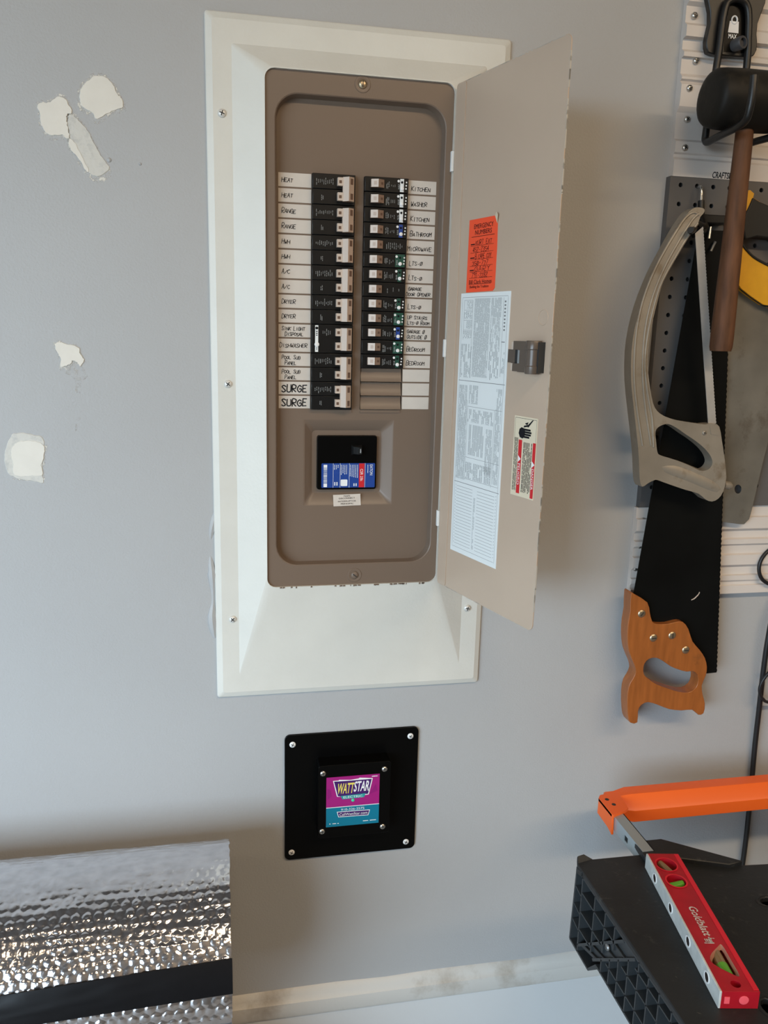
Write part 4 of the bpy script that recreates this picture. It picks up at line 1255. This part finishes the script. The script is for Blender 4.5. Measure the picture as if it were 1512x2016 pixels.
s.build('handle', yellow_m, gs, bevel=.0022)
s = MB()
bg_ = [(1483, 388), (1497, 397), (1520, 407), (1560, 424), (1600, 470), (1590, 520), (1565, 530), (1560, 500), (1530, 470), (1490, 466), (1468, 472), (1462, 445), (1466, 425), (1476, 405)]
s.prism([W(x, y, YY-.0020) for x, y in bg_], (0, .0245, 0))
s.build('grip', grip_m, gs, bevel=.002)
s = MB()
for k in range(10):
    pass
rim = [(1459, 477), (1468, 490), (1485, 507), (1510, 521), (1530, 530), (1552, 536)]
s.tube(smooth_path([W(x, y, YY-.0003) for x, y in rim], 4), .0017, 8)
rim2 = [(1451, 553), (1458, 567), (1478, 583), (1503, 600), (1512, 602), (1535, 614)]
s.tube(smooth_path([W(x, y, YY+.004) for x, y in rim2], 4), .0022, 8)
s.build('rubber_rim', grip_m, gs, smooth=True, ang=80)

# ================================================================== CORDS
pc = thing('power_cord', W(1500, 1300, -.02), 'thick black power cord running down the wall to behind the table', 'cord')
s = MB()
s.tube(smooth_path([V(.92, -.0165, .24), W(1560, 1120, -.016), W(1525, 1200, -.016), W(1512, 1258, -.016), W(1503, 1320, -.014), W(1494, 1400, -.010), W(1486, 1470, -.008), W(1479, 1550, -.008), W(1470, 1640, -.008), W(1460, 1715, -.008), W(1440, 1850, -.012)], 6), .0042, 10)
s.build('cable', cable_m, pc, smooth=True, ang=80)
lc = thing('thin_cord', W(1500, 1110, -.02), 'thin black cord loop hanging in front of the lower slatwall', 'cord')
s = MB()
s.tube(smooth_path([W(1650, 1040, -.0165), W(1600, 1050, -.017), W(1560, 1060, -.018), W(1525, 1076, -.018), W(1505, 1092, -.018), W(1495, 1112, -.018), W(1496, 1132, -.018), W(1507, 1146, -.018), W(1530, 1152, -.018), W(1590, 1150, -.0175), W(1660, 1120, -.0165)], 6), .0030, 10)
s.build('cable', cable_m, lc, smooth=True, ang=80)
lc = thing('thin_cord', W(1500, 1350, -.01), 'thin black cord loop crossing the thick cord on the bare wall', 'cord')
s = MB()
s.tube(smooth_path([W(1570, 1285, -.024), W(1545, 1305, -.024), W(1525, 1315, -.024), W(1507, 1332, -.023), W(1497, 1350, -.0215), W(1496, 1366, -.0210), W(1503, 1377, -.0205), W(1515, 1383, -.018), W(1570, 1390, -.006), W(1590, 1420, -.004)], 6), .0026, 10)
s.build('cable', cable_m, lc, smooth=True, ang=80)

# ================================================================== FOLDING WORK TABLE
TZ = -.160
tb = thing('work_table', (.77, -.55, FLOOR), 'black plastic folding work table with a ribbed side and orange clamp bar', 'table')
s = MB()
TX0, TX1, TY0, TY1 = .4640, 1.080, -.865, -.2330
plan = [(TX0, -.236), (.4690, -.2270), (.4930, -.2280), (.5560, -.2290), (.5700, -.2090), (.5990, -.2090), (.6825, -.2715), (.7190, -.2745), (TX1, -.2745), (TX1, TY0), (TX0, TY0)]
def slot(cx, cy, rx, ry): return [V(cx+rx*math.cos(k*PI/8), cy+ry*math.sin(k*PI/8), TZ) for k in range(16)]
holes = [slot(.672, -.342, .012, .0075), slot(.566, -.492, .009, .012), slot(.85, -.342, .012, .0075), slot(.70, -.64, .009, .012), slot(.85, -.64, .009, .012)]
s.prism([V(x, y, TZ) for x, y in plan], (0, 0, -.008), 0, holes)
# shallow dish round each hole
for h in holes[:2]:
    c = sum(h, V(0, 0, 0))/16
    s.rings([[c+(p-c)*1.55+V(0, 0, .0003) for p in h], [c+(p-c)*1.38+V(0, 0, .0010) for p in h], [c+(p-c)*1.22+V(0, 0, .0003) for p in h]])
s.build('table_top', table_m, tb, bevel=.0018)
s = MB()
# raised guide housing where the clamp arm enters, and the raised back corner lip
s = MB()
for k in range(46):
    x, y = RND.uniform(TX0+.02, .74), RND.uniform(-.62, -.29)
    if .49 < x < .60 and -.50 < y < -.24: continue
    a = RND.uniform(0, PI); ln = RND.choice((.002, .003, .006, .012)); wd = RND.uniform(.0003, .0007)
    d = V(math.cos(a), math.sin(a), 0); q = V(-d.y, d.x, 0)
    p = V(x, y, TZ+.0002)
    s.add([p-d*ln-q*wd*.2, p+q*wd, p+d*ln+q*wd*.2, p-q*wd], [(0, 1, 2, 3)])
o = s.build('scuff', mat('pale_scuff', (.065, .062, .056), .7), tb)
o['kind'] = 'stuff'
s = MB()
hp_ = [(.5560, -.2330), (.5585, -.2090), (.5990, -.2090), (.6825, -.2715), (.6600, -.2755), (.6000, -.2520), (.5560, -.2440)]
s.prism([V(x, y, TZ+.0065) for x, y in hp_], (0, 0, -.009))
s.build('clamp_guide', table_m, tb, bevel=.0015)
s = MB()
s.prism([V(.4640, -.2600, TZ), V(.4640, -.2330, TZ+.0005), V(.4720, -.2215, TZ+.0085), V(.4790, -.2215, TZ+.0085), V(.4850, -.2260, TZ+.001)], (0, 0, -.012)) if False else None
lipa = [V(.4632, -.2385, TZ-.004), V(.4668, -.2270, TZ+.006), V(.4775, -.2245, TZ+.0065), V(.4900, -.2285, TZ-.0005), V(.4860, -.2400, TZ-.0005), V(.4632, -.2500, TZ-.0005)]
s.prism(lipa, (0, 0, -.008))
s.build('corner_lip', table_m, tb, bevel=.001)
# hollow sides: skin set in, ribs standing out to the edge
XI = TX0+.024
zL = -.2550      # lower edge of the ribbed side
zD = -.2780      # deeper back corner
s = MB()
s.box(XI, XI+.003, TY0, -.234, zL, TZ-.008)
s.box(XI, XI+.003, -.288, -.234, zD, zL)
s.build('side_skin', rib_m, tb)
rib = MB()
def rb(y0, z0, y1, z1, t=.0022, x0=TX0+.0006):
    d = V(0, y1-y0, z1-z0); n = V(0, -d.z, d.y).normalized()*t
    rib.obox(V(x0, y0, z0)-n*.5, V(XI-x0, 0, 0), d, n)
# outline of the side
rb(-.2335, TZ-.006, -.2290, zD, .003); rb(-.2290, zD, -.2860, zD, .003); rb(-.2860, zD, -.3060, zL, .003); rb(-.3060, zL, TY0, zL, .003)
rb(-.2335, TZ-.008, TY0, TZ-.008, .003)
# bays next to the back corner
rb(-.2520, TZ-.008, -.2530, zD, .0026)
for z in (-.1930, -.2200, -.2440): rb(-.2330, z, -.2530, z-.004, .0018)
for y0, y1 in ((-.2860, -.268), (-.3170, -.302), (-.3420, -.330)):
    pass
rb(-.2890, TZ-.008, -.2890, -.2500, .0024); rb(-.3180, TZ-.008, -.3180, -.2260, .0024); rb(-.3430, TZ-.008, -.3430, -.2010, .0024)
for z, y1 in ((-.1900, -.3430), (-.2180, -.3180), (-.2440, -.2890)): rb(-.2530, z, y1, z, .0020)
rb(-.2530, -.2690, -.3660, TZ-.010, .0036); 
# bays beyond the strut
rb(-.2960, zL, -.3930, TZ-.012, .0036)
ys = [-.318, -.338, -.358, -.380, -.402, -.424, -.447, -.472, -.500, -.53, -.56, -.59, -.62, -.65, -.68, -.71, -.74, -.77, -.80, -.83]
for y in ys:
    z1 = max(TZ-.010+(-.3930-y)*(-.905), zL) if y > -.393 else TZ-.008
    z1 = min(TZ-.008, zL+(y+.2960)/(-.3930+.2960)*(TZ-.012-zL)) if y > -.393 else TZ-.008
    rb(y, zL, y, z1, .0022)
rb(-.330, -.2320, TY0, -.2320, .0020); rb(-.366, -.2050, -.447, -.2050, .0020); rb(-.395, -.1820, TY0, -.1820, .0020)
ribs = rib.build('side_rib', rib_m, tb)
ribs['kind'] = 'stuff'
# the diagonal strut with its cross ribs
s = MB()
p0, p1, p2, p3 = V(TX0+.004, -.2530, -.2690), V(TX0+.004, -.3660, TZ-.010), V(TX0+.004, -.3930, TZ-.012), V(TX0+.004, -.2960, zL)
s.prism([p0, p1, p2, p3], (.003, 0, 0))
for t in (.12, .30, .55, .78):
    a = p0.lerp(p1, t); c = p3.lerp(p2, t)
    s.obox(a-V(.003, 0, 0), c-a, V(.003, 0, 0), V(0, -.0008, .0016), 1)
s.build('strut', [rib_m, slot_m], tb)
for q in (V(TX0+.002, -.3290, -.2090), V(TX0+.012, -.3750, -.2180)):
    s = MB(); pan_screw(s, q, (-1, 0, 0), .0044, .003, 0, 1, cross=False); s.build('side_screw', [steel_m, slot_m], tb, smooth=True)
s = MB()
for (a, c) in (((XI+.003, -.2400), (.556, -.2360)), ((.5990, -.2140), (.6825, -.2765)), ((.6825, -.2765), (.7190, -.2795)), ((.7190, -.2795), (TX1, -.2795))):
    s.obox(V(a[0], a[1], TZ-.008), V(c[0]-a[0], c[1]-a[1], 0), V(0, -.003, 0), V(0, 0, -.062))
s.box(TX1-.004, TX1, TY0, -.2850, -.25, TZ-.008); s.box(XI, TX1, TY0, TY0+.004, -.25, TZ-.008)
s.build('apron', table_m, tb)
s = MB(); s.box(XI+.003, TX1-.004, TY0+.004, -.2830, TZ-.034, TZ-.031); s.build('hole_shade_plate', table_m, tb)  # black plate added below the top to keep its holes dark
for x, y in ((.64, -.34), (.98, -.34), (.64, -.80), (.98, -.80)):
    s = MB()
    dx = .01 if x < .7 else .02; dy = .01 if y > -.5 else -.02
    s.rings([[V(x+a*.02, y+c*.014, -.168) for a, c in ((-1, -1), (1, -1), (1, 1), (-1, 1))], [V(x+dx+a*.016, y+dy+c*.012, FLOOR) for a, c in ((-1, -1), (1, -1), (1, 1), (-1, 1))]], 0, True, True, True)
    s.build('leg', table_m, tb)
# clamp arm and bar
s = MB()
AZ0, AZ1 = -.1740, -.1530
hq = [V(.5582, -.1830, -.1605), V(.5582, -.1925, -.1605), V(.5582, -.1925, -.1685), V(.5582, -.1830, -.1685)]
s.prism([V(.5582, -.1200, AZ0), V(.5582, -.2330, AZ0), V(.5582, -.2330, AZ1), V(.5582, -.1200, AZ1)], (.0012, 0, 0), 0, [hq])
s.box(.5594, .5752, -.233, -.120, AZ1-.0012, AZ1); s.box(.5740, .5752, -.233, -.120, AZ0, AZ1)
s.box(.5600, .5606, -.195, -.180, -.170, -.159, 1)
s.build('clamp_arm', [zinc_m, slot_m], tb)
s = MB()
pr = [(-.0800, -.1800), (-.0800, -.1530), (-.0860, -.1480), (-.1060, -.1480), (-.1215, -.1600), (-.1255, -.1640), (-.1255, -.1820), (-.1215, -.1850)]
L0 = [V(.5850, y*.75-.0265, z*.80-.0315) for y, z in pr]; L1 = [V(.6050, y, z) for y, z in pr]; L2 = [V(1.240, y, z) for y, z in pr]
L00 = [V(.5720, y*.70-.0310, z*.75-.0390) for y, z in pr]
s.rings([L00, L0, L1, L2], 0, True, True, True)
cap = [(.5545, -.1060), (.5600, -.0990), (.5780, -.0960), (.5900, -.1060), (.5860, -.1380), (.5760, -.1445), (.5560, -.1520), (.5545, -.1490)]
s.prism([V(x, y, -.1495) for x, y in cap], (0, 0, -.0045))
s.prism([V(.5545, y, z) for y, z in ((-.1060, -.1500), (-.1500, -.1500), (-.1530, -.1800), (-.1400, -.1760), (-.1060, -.1740))], (.0032, 0, 0))
for c in ((.5650, -.1120), (.5690, -.1260)): s.lathe((c[0], c[1], -.1496), (0, 0, 1), [(.0032, 0), (.0032, .0004)], 12, 1)
s.build('clamp_bar', [orange_m, slot_m], tb, bevel=.0012, ang=14)

# ================================================================== TORPEDO LEVEL
lv = thing('spirit_level', (.53, -.37, TZ), 'small red spirit level lying flat on the black table', 'level')
LT = TZ+.0208
P0 = V(.5095, -.4840, 0); P1 = V(.5495, -.2560, 0)
la = (P1-P0); LLn = la.length; la.normalize()
lb_ = V(la.y, -la.x, 0)
LWd = .0420
def Lp(t, q, z): return P0+la*t*LLn+lb_*q*LWd+V(0, 0, z)
s = MB()
def lpoly(pts, z): return [Lp(t, q, z) for t, q in pts]
circ = lambda t, q, r, n=16: [Lp(t, q, LT)+la*r*math.cos(2*PI*k/n)+lb_*r*math.sin(2*PI*k/n) for k in range(n)]
win = [(.305, .48), (.285, .62), (.130, .90), (.105, .86), (.190, .42), (.235, .36)]
win = [(.288, .72), (.276, .58), (.215, .24), (.165, .22), (.098, .60), (.098, .72), (.19, .73)]
oval = circ(.045, .50, .0052)
c1, c2 = circ(.900, .44, .0130, 20), circ(.760, .46, .0120, 20)
s.prism(lpoly([(0, .05), (0, 1), (1, 1), (1, .05)], LT), (0, 0, -.0205), 0, [c1, c2, oval, closed_smooth(lpoly(win, LT), 3)])
s.build('body', level_red_m, lv, bevel=.0009)
s = MB()
s.prism(lpoly([(.01, .86), (.01, .995), (.995, .995), (.995, .86)], LT+.0006), (0, 0, -.0012), 0)
s.prism(lpoly([(.004, .055), (.004, .13), (.992, .13), (.992, .055)], LT+.0006), (0, 0, -.0012), 1)
s.build('edge_rail', [level_red2_m, level_red_m], lv)
s = MB()
s.prism(lpoly([(0, 0), (0, .06), (1, .06), (1, 0)], LT), (0, 0, -.0205), 0)
s.build('metal_face', level_white_m, lv, bevel=.0004)
for t in (.845, .605, .365, .135):
    s = MB(); c = Lp(t, 0, TZ+.0105)
    s.lathe(c, -lb_, [(.0066, 0), (.0066, .0007), (.0052, .0007), (.0050, .0003)], 18, 0, caps=False)
    s.lathe(c, -lb_, [(.0050, .0003), (.0001, .0003)], 18, 1)
    s.build('magnet', [white_m, magnet_m], lv, smooth=True)
s = MB()
s.prism([p-V(0, 0, .012) for p in c1], (0, 0, -.002), 0); s.tube([Lp(.900, .44, LT-.006)-la*.011+lb_*.004, Lp(.900, .44, LT-.006)+la*.011-lb_*.004], .0045, 12, 1)
s.rings([[p+V(0, 0, .0005) for p in circ(.900, .44, .0145, 20)], [p+V(0, 0, .0005) for p in circ(.900, .44, .0126, 20)]], 2)
s.build('vial', [vial_clear_m, vial_clear_m, level_red2_m], lv, smooth=True)
s = MB()
s.prism([p-V(0, 0, .012) for p in c2], (0, 0, -.002), 0); s.tube([Lp(.760, .46, LT-.006)-lb_*.0095-la*.003, Lp(.760, .46, LT-.006)+lb_*.0095+la*.003], .0046, 12, 1)
s.rings([[p+V(0, 0, .0005) for p in circ(.760, .46, .0138, 20)], [p+V(0, 0, .0005) for p in circ(.760, .46, .0116, 20)]], 2)
s.build('vial', [vial_clear_m, vial_m, level_red2_m], lv, smooth=True)
s = MB()
wl = closed_smooth(lpoly(win, LT-.012), 3)
s.prism(wl, (0, 0, -.002), 0)
cwl = sum(wl, V(0, 0, 0))/len(wl)
s.rings([[p+V(0, 0, .0122) for p in wl], [cwl+(p-cwl)*.80+V(0, 0, .0085) for p in wl]], 2)
s.tube([Lp(.112, .50, LT-.0080), Lp(.186, .50, LT-.0080)], .0072, 14, 1); s.tube([Lp(.186, .50, LT-.0080), Lp(.270, .50, LT-.0080)], .0070, 14, 0)
s.build('vial', [vial_clear_m, vial_m, vial_rim_m], lv, smooth=True)
s = MB(); s.prism([p-V(0, 0, .014) for p in oval], (0, 0, -.001)); s.build('hang_hole', slot_m, lv)
s = MB()
s.text('Goldblatt', Lp(.452, .49, LT), -la, lb_, .049, .0098, 0, .0004, .15, True)
bc = Lp(.318, .42, LT+.0004)
for k in range(4): s.obox(bc+lb_*(-.004+.0022*k)-la*.004, lb_*.0014, la*.006, V(0, 0, .0001))
s.obox(bc-lb_*.006-la*.0052, lb_*.011, la*.0018, V(0, 0, .0001)); s.obox(bc+lb_*.002+la*.002, lb_*.006, la*.0016, V(0, 0, .0001)); s.obox(bc+lb_*.0015-la*.004, lb_*.0016, la*.009, V(0, 0, .0001))
s.build('lettering', mat('worn_silver_print', (.55, .50, .48), .5, stain=(300, .5, .62, (.36, .05, .06))), lv)
s = MB()
s.lathe(Lp(-.001, .62, TZ+.0108), -la, [(.0052, 0), (.0052, .0004), (.004, .0006)], 16, 0)
s.obox(Lp(0, .13, TZ+.0065)-la*.0006, lb_*.0055, la*.0006, V(0, 0, .0080), 0)
s.build('end_plug', pink_m, lv, smooth=True)
